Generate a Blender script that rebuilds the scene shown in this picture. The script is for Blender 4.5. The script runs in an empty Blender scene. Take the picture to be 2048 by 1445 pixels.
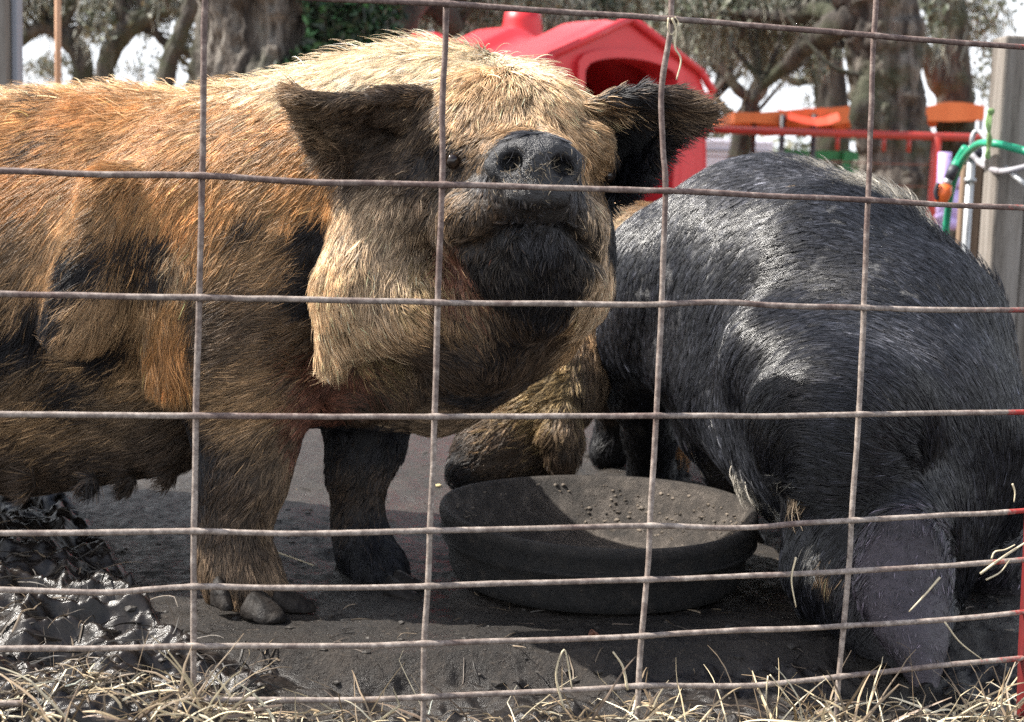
import bpy, bmesh, math, random
import numpy as np
from mathutils import Vector, Matrix
from mathutils.bvhtree import BVHTree
from mathutils.kdtree import KDTree

R = math.radians
scene = bpy.context.scene
COL = scene.collection
rng = np.random.default_rng(7)
random.seed(7)

# ------------------------------------------------------------------ camera, world, sun, exposure
F_PX, PITCH, ROLL, CAM_H = 3000.0, R(7.16), R(1.8), 0.51      # focal length in pixels of a 2048 px wide picture
CAMPOS = np.array([0.0, 0.0, CAM_H])
fw = np.array([0, math.cos(PITCH), -math.sin(PITCH)])
up0 = np.array([0, math.sin(PITCH), math.cos(PITCH)])
xr = np.array([1.0, 0, 0])
cam_r = math.cos(ROLL) * xr + math.sin(ROLL) * up0
cam_u = -math.sin(ROLL) * xr + math.cos(ROLL) * up0
cam = bpy.data.cameras.new('camera')
cam.sensor_width = 36
cam.lens = F_PX / 2048 * 36
cam.clip_start = 0.05
cam.clip_end = 500
cam.dof.use_dof = True
cam.dof.focus_distance = 1.52
cam.dof.aperture_fstop = 10
camo = bpy.data.objects.new('camera', cam)
COL.objects.link(camo)
M = Matrix(((cam_r[0], cam_u[0], -fw[0], 0), (cam_r[1], cam_u[1], -fw[1], 0), (cam_r[2], cam_u[2], -fw[2], CAM_H), (0, 0, 0, 1)))
camo.matrix_world = M
scene.camera = camo

SUN_DIR = Vector((-0.62, 0.07, 0.775)).normalized()            # towards the sun
world = bpy.data.worlds.new('World')
scene.world = world
world.use_nodes = True
nt = world.node_tree
nt.nodes.clear()
out = nt.nodes.new('ShaderNodeOutputWorld')
bg = nt.nodes.new('ShaderNodeBackground')
bg.inputs['Strength'].default_value = 0.12
sky = nt.nodes.new('ShaderNodeTexSky')
sky.sky_type = 'NISHITA'
sky.sun_disc = False
sky.sun_elevation = math.asin(SUN_DIR.z)
sky.sun_rotation = math.atan2(SUN_DIR.x, SUN_DIR.y)
sky.dust_density = 3.0
tc = nt.nodes.new('ShaderNodeTexCoord')
no = nt.nodes.new('ShaderNodeTexNoise')                        # bright thin cloud, thickest towards the horizon
no.inputs['Scale'].default_value = 2.2
no.inputs['Detail'].default_value = 6
mp = nt.nodes.new('ShaderNodeMapping')
mp.inputs['Scale'].default_value = (1, 1, 2.5)
nt.links.new(tc.outputs['Generated'], mp.inputs['Vector'])
nt.links.new(mp.outputs[0], no.inputs['Vector'])
sp = nt.nodes.new('ShaderNodeSeparateXYZ')
nt.links.new(tc.outputs['Generated'], sp.inputs[0])
mr = nt.nodes.new('ShaderNodeMapRange')
mr.inputs[1].default_value = 0.15; mr.inputs[2].default_value = 0.75; mr.inputs[3].default_value = 0.75; mr.inputs[4].default_value = 0.0
nt.links.new(sp.outputs[2], mr.inputs[0])
ad = nt.nodes.new('ShaderNodeMath'); ad.operation = 'ADD'
nt.links.new(no.outputs['Fac'], ad.inputs[0]); nt.links.new(mr.outputs[0], ad.inputs[1])
m2 = nt.nodes.new('ShaderNodeMapRange')
m2.inputs[1].default_value = 0.55; m2.inputs[2].default_value = 0.8
nt.links.new(ad.outputs[0], m2.inputs[0])
mx = nt.nodes.new('ShaderNodeMix'); mx.data_type = 'RGBA'
nt.links.new(m2.outputs[0], mx.inputs[0])
nt.links.new(sky.outputs[0], mx.inputs[6])
mx.inputs[7].default_value = (6.6, 6.9, 7.3, 1)
nt.links.new(mx.outputs[2], bg.inputs['Color'])
nt.links.new(bg.outputs[0], out.inputs[0])

sun = bpy.data.lights.new('sun', 'SUN')
sun.energy = 5.0
sun.angle = R(0.5)
sun.color = (1.0, 0.95, 0.87)
suno = bpy.data.objects.new('sun', sun)
COL.objects.link(suno)
suno.rotation_euler = SUN_DIR.to_track_quat('Z', 'Y').to_euler()

vs = scene.view_settings
vs.view_transform = 'Standard'
vs.look = 'None'
vs.gamma = 1
vs.use_curve_mapping = False
vs.exposure = 1.12
scene.cycles.max_bounces = 6
scene.cycles.diffuse_bounces = 3
scene.cycles.glossy_bounces = 2
scene.cycles.transmission_bounces = 2
scene.cycles.use_denoising = False
scene.cycles_curves.shape = 'RIBBONS'
scene.cycles_curves.subdivisions = 2

# ------------------------------------------------------------------ helpers
def ray(u, v):
    return fw + (u - 1024) / F_PX * cam_r + (722.5 - v) / F_PX * cam_u

def P(u, v, Y):
    d = ray(u, v)
    return CAMPOS + d * (Y / d[1])

def G(u, v, z=0.0):
    d = ray(u, v)
    return CAMPOS + d * ((z - CAM_H) / d[2])

def project(p):
    q = np.asarray(p) - CAMPOS
    z = q @ fw
    return 1024 + F_PX * (q @ cam_r) / z, 722.5 - F_PX * (q @ cam_u) / z

def px(r, Y): return r * Y / F_PX

def tag(o, label=None, cat=None, group=None, kind=None):
    if label: o['label'] = label
    if cat: o['category'] = cat
    if group: o['group'] = group
    if kind: o['kind'] = kind
    return o

def empty(name, loc, label=None, cat=None, group=None):
    o = bpy.data.objects.new(name, None)
    o.empty_display_size = 0.1
    o.location = Vector([float(c) for c in loc])
    COL.objects.link(o)
    return tag(o, label, cat, group)

def link(name, me, mat=None, parent=None):
    o = bpy.data.objects.new(name, me)
    COL.objects.link(o)
    if mat is not None:
        me.materials.append(mat)
    if parent is not None:
        o.parent = parent                                      # geometry keeps its world coordinates
        if parent.type == 'EMPTY': o.matrix_parent_inverse = Matrix.Translation(parent.location).inverted()
    return o

def pydata(name, v, f, mat=None, parent=None, smooth=True):
    me = bpy.data.meshes.new(name)
    me.from_pydata([tuple(map(float, x)) for x in v], [], [tuple(int(i) for i in x) for x in f])
    if smooth:
        me.polygons.foreach_set('use_smooth', [True] * len(me.polygons))
    me.update()
    return link(name, me, mat, parent)

def npmesh(name, V, F, mat=None, parent=None, smooth=True):
    """V (n,3) array, F (m,k) array of equal sized faces."""
    me = bpy.data.meshes.new(name)
    F = np.asarray(F); k = F.shape[1]
    me.vertices.add(len(V)); me.vertices.foreach_set('co', np.ascontiguousarray(V, dtype=np.float32).ravel())
    me.loops.add(F.size); me.loops.foreach_set('vertex_index', F.ravel().astype(np.int32))
    me.polygons.add(len(F)); me.polygons.foreach_set('loop_start', np.arange(0, F.size, k, dtype=np.int32))
    me.polygons.foreach_set('use_smooth', np.full(len(F), smooth))
    me.update(calc_edges=True)
    return link(name, me, mat, parent)

def add_attr(me, name, cols, domain='POINT'):
    a = me.attributes.new(name, 'FLOAT_COLOR', domain)
    c = np.ones((len(cols), 4), np.float32); c[:, :3] = cols
    a.data.foreach_set('color', c.ravel())

# value noise ------------------------------------------------------
_perm = np.random.default_rng(3).random(65536).astype(np.float32)
def vnoise(p, scale=1.0, seed=0):
    p = np.asarray(p, np.float64) * scale + 1000 + seed * 17.3
    i = np.floor(p).astype(np.int64); f = p - i
    f = f * f * (3 - 2 * f)
    d = p.shape[-1]
    def h(ix):
        k = ix[..., 0] * 73856093 ^ ix[..., 1] * 19349663
        if d == 3: k = k ^ ix[..., 2] * 83492791
        return _perm[(k + seed * 7919) & 65535]
    res = 0
    for c in range(2 ** d):
        off = np.array([(c >> j) & 1 for j in range(d)])
        w = np.prod(np.where(off == 1, f, 1 - f), axis=-1)
        res = res + w * h(i + off)
    return res * 2 - 1

def fbm(p, scale=1.0, oct=4, seed=0, gain=0.5):
    a, s, r = 1.0, scale, 0
    for k in range(oct):
        r = r + a * vnoise(p, s, seed + k); a *= gain; s *= 2.03
    return r

# materials --------------------------------------------------------
class NB:
    def __init__(self, name):
        self.m = bpy.data.materials.new(name); self.m.use_nodes = True
        self.t = self.m.node_tree; self.b = self.t.nodes['Principled BSDF']
    def n(self, typ, **kw):
        x = self.t.nodes.new(typ)
        for k, v in kw.items():
            if k.startswith('_'): setattr(x, k[1:], v)
            else: x.inputs[k.replace('__', ' ')].default_value = v
        return x
    def l(self, a, b): self.t.links.new(a, b)
    def noise(self, scale, detail=5, rough=0.6, coord='Object', stretch=None):
        tc = self.n('ShaderNodeTexCoord')
        src = tc.outputs[coord]
        if stretch:
            mp = self.n('ShaderNodeMapping'); mp.inputs['Scale'].default_value = stretch
            self.l(src, mp.inputs[0]); src = mp.outputs[0]
        x = self.n('ShaderNodeTexNoise', Scale=scale, Detail=detail, Roughness=rough)
        self.l(src, x.inputs['Vector'])
        return x.outputs['Fac']
    def ramp(self, fac, stops):
        r = self.n('ShaderNodeValToRGB')
        while len(r.color_ramp.elements) < len(stops): r.color_ramp.elements.new(0.5)
        for e, (p, c) in zip(r.color_ramp.elements, stops):
            e.position = p; e.color = (c[0], c[1], c[2], 1)
        self.l(fac, r.inputs[0])
        return r.outputs[0]
    def bump(self, fac, strength=0.5, dist=0.01):
        b = self.n('ShaderNodeBump', Strength=strength, Distance=dist)
        self.l(fac, b.inputs['Height']); self.l(b.outputs[0], self.b.inputs['Normal'])

def mat_noise(name, c1, c2, scale, rough=0.7, bump=0.4, bdist=0.005, detail=6, stretch=None, lo=0.35, hi=0.65, spec=0.5, c3=None, rough2=None, metallic=0):
    N = NB(name)
    f = N.noise(scale, detail, 0.6, stretch=stretch)
    stops = [(lo, c1), (hi, c2)] if c3 is None else [(lo, c1), ((lo + hi) / 2, c2), (hi, c3)]
    N.l(N.ramp(f, stops), N.b.inputs['Base Color'])
    if rough2 is not None:
        g = N.noise(scale * 1.7, 4)
        mr = N.n('ShaderNodeMapRange'); mr.inputs[1].default_value = .35; mr.inputs[2].default_value = .65
        mr.inputs[3].default_value = rough; mr.inputs[4].default_value = rough2
        N.l(g, mr.inputs[0]); N.l(mr.outputs[0], N.b.inputs['Roughness'])
    else:
        N.b.inputs['Roughness'].default_value = rough
    N.b.inputs['Specular IOR Level'].default_value = spec
    N.b.inputs['Metallic'].default_value = metallic
    if bump: N.bump(N.noise(scale * 2.5, 6, stretch=stretch), bump, bdist)
    return N.m

# tubes ------------------------------------------------------------
def tube(pts, rad, n=10, caps=True, wob=0.0, seed=0, flat=1.0, bark=0.0):
    pts = np.asarray(pts, float); m = len(pts)
    rad = np.broadcast_to(np.asarray(rad, float), (m,))
    t = np.gradient(pts, axis=0); t /= np.linalg.norm(t, axis=1)[:, None] + 1e-9
    ref = np.array([0, 0, 1.0]) if abs(t[0][2]) < 0.9 else np.array([0, 1.0, 0])
    a = np.cross(t[0], ref); a /= np.linalg.norm(a)
    V = []
    for i in range(m):
        a = a - t[i] * (a @ t[i]); a /= np.linalg.norm(a) + 1e-9
        b = np.cross(t[i], a)
        for k in range(n):
            th = 2 * math.pi * k / n
            V.append(pts[i] + rad[i] * (math.cos(th) * a + flat * math.sin(th) * b))
    V = np.array(V)
    if wob:
        nn = fbm(V, 1.0 / wob[1], 3, seed)
        c = np.repeat(pts, n, axis=0)
        V = c + (V - c) * (1 + wob[0] * nn[:, None])
        if bark:
            q = V * np.array([1, 1, .22]) + .05 * fbm(V, 3, 2, seed + 4)[:, None]
            rd = 1 - 2 * np.abs(fbm(q, 14, 3, seed + 7))
            dv = V - c; dv /= np.linalg.norm(dv, axis=1)[:, None]
            V = V + dv * (bark * rd)[:, None]
    F = []
    for i in range(m - 1):
        for k in range(n):
            k2 = (k + 1) % n
            F.append((i * n + k, i * n + k2, (i + 1) * n + k2, (i + 1) * n + k))
    V = list(V)
    if caps:
        V += [pts[0], pts[-1]]
        a0 = len(V) - 2
        for k in range(n):
            F.append((a0, (k + 1) % n, k)); F.append((a0 + 1, (m - 1) * n + k, (m - 1) * n + (k + 1) % n))
    return V, F

def smooth_path(pts, sub=6):
    p = np.asarray(pts, float)
    if len(p) < 3: 
        s = np.linspace(0, 1, sub * 2)[:, None]
        return p[0] * (1 - s) + p[-1] * s
    q = np.vstack([2 * p[0] - p[1], p, 2 * p[-1] - p[-2]])
    outp = []
    for i in range(1, len(q) - 2):
        for s in np.arange(sub) / sub:
            outp.append(0.5 * ((2 * q[i]) + (-q[i-1] + q[i+1]) * s + (2*q[i-1] - 5*q[i] + 4*q[i+1] - q[i+2]) * s**2 + (-q[i-1] + 3*q[i] - 3*q[i+1] + q[i+2]) * s**3))
    outp.append(q[-2])
    return np.array(outp)

class MB:
    def __init__(self): self.V = []; self.F = []
    def add(self, V, F):
        k = len(self.V); self.V += [tuple(x) for x in V]; self.F += [tuple(i + k for i in f) for f in F]; return self
    def tube(self, pts, rad, **kw): return self.add(*tube(pts, rad, **kw))
    def box(self, c, s, rot=0.0, tilt=None):
        c = np.array(c, float); s = np.array(s, float) / 2
        vs_ = np.array([[x, y, z] for x in (-1, 1) for y in (-1, 1) for z in (-1, 1)]) * s
        ca, sa = math.cos(rot), math.sin(rot)
        Rm = np.array([[ca, -sa, 0], [sa, ca, 0], [0, 0, 1]])
        if tilt is not None: Rm = Rm @ np.array(Matrix.Rotation(tilt[0], 3, 'X') @ Matrix.Rotation(tilt[1], 3, 'Y'))
        vs_ = vs_ @ Rm.T + c
        return self.add(vs_, [(0, 1, 3, 2), (4, 6, 7, 5), (0, 4, 5, 1), (2, 3, 7, 6), (0, 2, 6, 4), (1, 5, 7, 3)])
    def build(self, name, mat=None, parent=None, smooth=True, bevel=0):
        o = pydata(name, self.V, self.F, mat, parent, smooth)
        if bevel:
            b = o.modifiers.new('bevel', 'BEVEL'); b.width = bevel; b.segments = 2; b.limit_method = 'ANGLE'
        return o

# ------------------------------------------------------------------ fur engine
class Field:
    """signed distance field of one animal, polygonised into one continuous skin"""
    def __init__(self, lo, hi, h):
        self.lo = np.array(lo, float); self.h = h
        self.n = np.ceil((np.array(hi) - self.lo) / h).astype(int) + 1
        self.d = np.full(tuple(self.n), 1.0, np.float32)
    def _box(self, c0, c1, m):
        i0 = np.maximum(0, np.floor((np.minimum(c0, c1) - m - self.lo) / self.h).astype(int))
        i1 = np.minimum(self.n, np.ceil((np.maximum(c0, c1) + m - self.lo) / self.h).astype(int) + 1)
        if (i1 <= i0).any(): return None
        sl = tuple(slice(a, b) for a, b in zip(i0, i1))
        ax = [self.lo[j] + self.h * np.arange(i0[j], i1[j]) for j in range(3)]
        return sl, np.meshgrid(*ax, indexing='ij', sparse=True)
    def _comb(self, sl, d, k, sub):
        a = self.d[sl]
        if sub:
            d = -d
            h = np.clip(0.5 - 0.5 * (a - d) / k, 0, 1)
            self.d[sl] = a * (1 - h) + d * h + k * h * (1 - h)
        else:
            h = np.clip(0.5 + 0.5 * (a - d) / k, 0, 1)
            self.d[sl] = a * (1 - h) + d * h - k * h * (1 - h)
    def cap(self, a, b, ra, rb, k=0.03, sub=False):
        a = np.array(a, float); b = np.array(b, float)
        r = self._box(a, b, max(ra, rb) + 2.2 * k + 0.02)
        if r is None: return
        sl, (X, Y, Z) = r
        ba = b - a; L = ba @ ba + 1e-12
        t = np.clip(((X - a[0]) * ba[0] + (Y - a[1]) * ba[1] + (Z - a[2]) * ba[2]) / L, 0, 1)
        d = np.sqrt((X - a[0] - t * ba[0])**2 + (Y - a[1] - t * ba[1])**2 + (Z - a[2] - t * ba[2])**2) - (ra + (rb - ra) * t)
        self._comb(sl, d.astype(np.float32), k, sub)
    def chain(self, pts, k=0.03):
        """pts: list of (point, radius)"""
        for (a, ra), (b, rb) in zip(pts[:-1], pts[1:]): self.cap(a, b, ra, rb, k)
    def ell(self, c, r, axes=None, k=0.03, sub=False):
        c = np.array(c, float); r = np.array(r, float)
        A = np.eye(3) if axes is None else np.array(axes, float)
        bb = self._box(c, c, max(r) + 2.2 * k + 0.01)
        if bb is None: return
        sl, (X, Y, Z) = bb
        X = X - c[0]; Y = Y - c[1]; Z = Z - c[2]
        q = [X * A[i][0] + Y * A[i][1] + Z * A[i][2] for i in range(3)]
        k0 = np.sqrt((q[0] / r[0])**2 + (q[1] / r[1])**2 + (q[2] / r[2])**2)
        k1 = np.sqrt((q[0] / r[0]**2)**2 + (q[1] / r[1]**2)**2 + (q[2] / r[2]**2)**2) + 1e-9
        self._comb(sl, (k0 * (k0 - 1) / k1).astype(np.float32), k, sub)
    def mesh(self, smooth=3):
        d = self.d; h = self.h
        s = d < 0
        c = s[:-1, :-1, :-1].astype(np.int8)
        tot = np.zeros(c.shape, np.int8)
        for i in (0, 1):
            for j in (0, 1):
                for k in (0, 1):
                    tot += s[i:s.shape[0]-1+i, j:s.shape[1]-1+j, k:s.shape[2]-1+k]
        act = np.argwhere((tot > 0) & (tot < 8))
        idx = -np.ones(tot.shape, np.int64); idx[tuple(act.T)] = np.arange(len(act))
        acc = np.zeros((len(act), 3)); cnt = np.zeros(len(act))
        cor = [(i, j, k) for i in (0, 1) for j in (0, 1) for k in (0, 1)]
        dv = {q: d[act[:, 0] + q[0], act[:, 1] + q[1], act[:, 2] + q[2]] for q in cor}
        for q in cor:
            for ax in range(3):
                if q[ax] == 0:
                    w = list(q); w[ax] = 1; w = tuple(w)
                    a, b = dv[q], dv[w]
                    m = (a < 0) != (b < 0)
                    t = np.where(m, a / np.where(m, a - b, 1), 0)
                    p = np.array(q, float)[None] + 0 * acc; p[:, ax] = t
                    acc += p * m[:, None]; cnt += m
        V = self.lo + h * (act + acc / cnt[:, None])
        Fs = []
        for ax in range(3):
            o1, o2 = (ax + 1) % 3, (ax + 2) % 3
            sl0 = [slice(None)] * 3; sl1 = [slice(None)] * 3
            sl0[ax] = slice(0, -1); sl1[ax] = slice(1, None)
            e = s[tuple(sl0)] != s[tuple(sl1)]
            E = np.argwhere(e)
            ok = (E[:, o1] > 0) & (E[:, o2] > 0) & (E[:, o1] < self.n[o1] - 1) & (E[:, o2] < self.n[o2] - 1)
            E = E[ok]
            def at(a, b):
                q = E.copy(); q[:, o1] -= a; q[:, o2] -= b
                return idx[q[:, 0], q[:, 1], q[:, 2]]
            Q = np.stack([at(1, 1), at(0, 1), at(0, 0), at(1, 0)], 1)
            ins = s[E[:, 0], E[:, 1], E[:, 2]]
            Q[~ins] = Q[~ins][:, ::-1]
            Fs.append(Q)
        F = np.vstack(Fs)
        F = F[(F >= 0).all(1)]
        for it in range(smooth * 2):
            lam = 0.55 if it % 2 == 0 else -0.45
            acc = np.zeros_like(V); cnt = np.zeros(len(V))
            for a, b in ((0, 1), (1, 2), (2, 3), (3, 0)):
                np.add.at(acc, F[:, a], V[F[:, b]]); np.add.at(acc, F[:, b], V[F[:, a]])
                np.add.at(cnt, F[:, a], 1); np.add.at(cnt, F[:, b], 1)
            V = V + lam * (acc / cnt[:, None] - V)
        return V, F

def vert_normals(V, F):
    n = np.cross(V[F[:, 2]] - V[F[:, 0]], V[F[:, 3]] - V[F[:, 1]])
    N = np.zeros_like(V)
    for k in range(4): np.add.at(N, F[:, k], n)
    return N / (np.linalg.norm(N, axis=1)[:, None] + 1e-12)

class Hide:
    """markings and lie of the coat: marks set at points of the skin"""
    def __init__(self, V, F):
        self.V, self.F = V, F
        self.bvh = BVHTree.FromPolygons([Vector(v) for v in V], [tuple(int(i) for i in f) for f in F])
        self.N = vert_normals(V, F)
    def hit(self, u, v):
        d = Vector(ray(u, v)).normalized()
        r = self.bvh.ray_cast(Vector(CAMPOS), d)
        if r[0] is not None: return np.array(r[0])
        best, bp = 1e9, None
        for t in np.arange(1.2, 3.2, 0.02):
            q = self.bvh.find_nearest(Vector(CAMPOS) + d * float(t))
            if q[3] < best: best, bp = q[3], q[0]
        return np.array(bp)
    def lie(self, table):
        self.gp = np.array([self.hit(g[0], g[1]) for g in table])
        a = np.radians([g[2] for g in table])
        self.gd = np.cos(a)[:, None] * cam_r + np.sin(a)[:, None] * cam_u
        self.gl = np.array([g[3] for g in table]) / 1000
        return self
    def marks(self, table):
        self.cp = np.array([self.hit(g[0], g[1]) for g in table])
        dist = np.linalg.norm(self.cp - CAMPOS, axis=1)
        self.cr = np.array([g[2] for g in table]) * dist / F_PX
        self.cw = np.array([g[4] if len(g) > 4 else 1.0 for g in table])
        self.cn = [g[3] for g in table]
        return self
    def flow(self, p, n, sharp=0.05):
        D = np.empty_like(p); L = np.empty(len(p))
        for i in range(0, len(p), 20000):
            q = p[i:i+20000]
            d2 = ((q[:, None, :] - self.gp[None])**2).sum(-1)
            w = 1 / (d2 + 0.012**2)**1.6
            w /= w.sum(1)[:, None]
            D[i:i+20000] = w @ self.gd; L[i:i+20000] = w @ self.gl
        D -= n * (D * n).sum(1)[:, None]
        D /= np.linalg.norm(D, axis=1)[:, None] + 1e-6
        return D, L
    def weights(self, p):
        W = np.empty((len(p), len(self.cp)), np.float32)
        wob = 0.018 * np.stack([fbm(p, 22, 3, 50 + j) for j in range(3)], 1)
        q = p + wob
        for i in range(0, len(p), 20000):
            d2 = ((q[i:i+20000, None, :] - self.cp[None])**2).sum(-1)
            W[i:i+20000] = self.cw * (np.exp(-d2 / self.cr**2) + 1e-4 / (1 + d2 / self.cr**2 * 4))
        return W

def sample_surface(V, F, N, dens, r):
    """random roots; dens(points, normals) -> strands per square metre"""
    T = np.vstack([F[:, [0, 1, 2]], F[:, [0, 2, 3]]])
    A = 0.5 * np.linalg.norm(np.cross(V[T[:, 1]] - V[T[:, 0]], V[T[:, 2]] - V[T[:, 0]]), axis=1)
    c = V[T].mean(1); nn = N[T].mean(1)
    e = A * dens(c, nn)
    k = r.poisson(e)
    ti = np.repeat(np.arange(len(T)), k)
    a = r.random(len(ti)); b = r.random(len(ti)); sw = a + b > 1
    a[sw] = 1 - a[sw]; b[sw] = 1 - b[sw]
    w = np.stack([1 - a - b, a, b], 1)[:, :, None]
    p = (V[T[ti]] * w).sum(1); n = (N[T[ti]] * w).sum(1)
    return p, n / (np.linalg.norm(n, axis=1)[:, None] + 1e-9)

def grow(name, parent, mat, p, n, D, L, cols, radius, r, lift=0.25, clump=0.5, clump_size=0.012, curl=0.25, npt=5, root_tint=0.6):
    """strands that lie along D and gather into locks; one Curves object"""
    m = len(p)
    nc = max(8, int(m * 0.035))
    ci = r.choice(m, nc, replace=False)
    kd = KDTree(nc)
    for j, i in enumerate(ci): kd.insert(Vector(p[i]), j)
    kd.balance()
    near = np.array([kd.find(Vector(x))[1] for x in p])
    cj = ci[near]
    ang = r.normal(0, curl * 0.55, m) + 0.35 * vnoise(p, 28, 5)
    cang = r.normal(0, curl * 0.45, nc)[near]
    B = np.cross(n, D)
    a = ang + cang
    Dd = np.cos(a)[:, None] * D + np.sin(a)[:, None] * B
    cols = cols * np.exp(r.normal(0, .22, nc))[near][:, None]
    lf = np.abs(r.normal(lift, lift * 0.5, m))
    Ls = L * r.uniform(0.55, 1.2, m)
    bend = r.normal(0, curl * 0.5, m)[:, None]
    s = np.linspace(0, 1, npt)
    # the lock's own spine
    Dc, Lc, nn = D[cj], L[cj], n[cj]
    Bc = np.cross(nn, Dc)
    Dc = np.cos(cang)[:, None] * Dc + np.sin(cang)[:, None] * Bc
    pts = np.empty((m, npt, 3))
    for k, t in enumerate(s):
        q = p + (Ls * t)[:, None] * (Dd * np.cos(lf)[:, None] + B * bend * t) + n * (Ls * (np.sin(lf) * t - 0.55 * np.sin(lf) * t * t))[:, None]
        spine = p[cj] + (Lc * t)[:, None] * (Dc * math.cos(lift)) + nn * (Lc * (math.sin(lift) * t - 0.5 * math.sin(lift) * t * t))[:, None]
        w = clump * t ** 1.3 * np.exp(-(np.linalg.norm(p - p[cj], axis=1) / (clump_size * 1.5)) ** 2)[:, None]
        pts[:, k] = q * (1 - w) + spine * w + n * 0.0008
    cu = bpy.data.hair_curves.new(name)
    cu.add_curves([npt] * m)
    cu.attributes['position'].data.foreach_set('vector', pts.astype(np.float32).ravel())
    ra = cu.attributes.new('radius', 'FLOAT', 'POINT') if 'radius' not in cu.attributes else cu.attributes['radius']
    prof = (1 - 0.9 * s ** 2)
    rad = (np.asarray(radius) * r.uniform(0.6, 1.3, m))[:, None] * prof[None]
    ra.data.foreach_set('value', rad.astype(np.float32).ravel())
    ca = cu.attributes.new('tint', 'FLOAT_COLOR', 'POINT')
    c4 = np.ones((m, npt, 4), np.float32)
    c4[:, :, :3] = cols[:, None, :] * (root_tint + (1 - root_tint) * np.clip(s * 1.6, 0, 1))[None, :, None]  # roots darkened: depth shading between hairs put into the strand colour
    ca.data.foreach_set('color', c4.ravel())
    return link(name, cu, mat, parent)

def fur_mat(name, rough=0.4, spec=0.5, sheen=0.0):
    N = NB(name)
    a = N.n('ShaderNodeAttribute', _attribute_name='tint')
    N.l(a.outputs['Color'], N.b.inputs['Base Color'])
    N.b.inputs['Roughness'].default_value = rough
    N.b.inputs['Specular IOR Level'].default_value = spec
    return N.m

def skin_mat(name, rough=0.6, spec=0.5, bump=0.4, scale=160, dist=0.002):
    N = NB(name)
    a = N.n('ShaderNodeAttribute', _attribute_name='tint')
    N.l(a.outputs['Color'], N.b.inputs['Base Color'])
    g = N.n('ShaderNodeAttribute', _attribute_name='gloss')
    mr = N.n('ShaderNodeMapRange'); mr.inputs[3].default_value = rough; mr.inputs[4].default_value = 0.16
    N.l(g.outputs['Fac'], mr.inputs[0]); N.l(mr.outputs[0], N.b.inputs['Roughness'])
    N.b.inputs['Specular IOR Level'].default_value = spec
    N.bump(N.noise(scale, 6, 0.7), bump, dist)
    return N.m
# ------------------------------------------------------------------ ground
def ground_edge(u):
    return np.interp(u, [-200, 0, 120, 200, 250, 320, 400, 700, 1000, 1300, 1600, 2048, 2300], [930, 960, 985, 1060, 1130, 1230, 1287, 1306, 1302, 1293, 1288, 1262, 1250])

def ground_height(x, y):
    p = np.stack([x, y], -1)
    q = np.stack([x, y, 0 * x], -1)
    u, v = project(q)
    near = (y < 3.2) & (y > 0.6)
    jag = 9 * vnoise(p, 9, 2) + 4 * vnoise(p, 45, 6)
    m = np.clip((v + jag - ground_edge(u)) / 22, 0, 1) * near
    h = 0.006 * fbm(p, 3, 4, 1) + 0.0022 * fbm(p, 40, 3, 12)
    wetl = np.clip((620 - u) / 350, 0, 1) * m
    lump = (.5 - np.abs(fbm(p * np.array([1, 1.6]) + .02 * fbm(p, 9, 2, 77)[..., None], 13, 2, 21))) * .030 + .012 * fbm(p, 7, 3, 31) + .005 * fbm(p * np.array([1, 1.8]), 34, 3, 91)
    low = -0.030 * m + m * (0.012 * fbm(p, 14, 5, 5) + 0.003 * fbm(p, 55, 2, 8) + .010 * np.clip(fbm(p, 38, 3, 18) - .15, 0, 1))
    heap = wetl * (.030 + lump)
    rise = np.clip((v - 1385) / 90, 0, 1) * near * .028
    prints = 0
    for (a, b, r, d) in ((-.05, 2.05, .03, .010), (.02, 2.3, .035, .012), (-.22, 1.95, .03, .010), (-.12, 1.62, .03, .008), (.12, 2.55, .04, .012), (.30, 2.45, .03, .01), (.05, 1.58, .025, .006)):
        prints = prints - d * np.exp(-(((x - a)**2 + (y - b)**2) / r**2)**2)
    return h + low + heap + rise + prints * (1 - m), m, wetl

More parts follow.
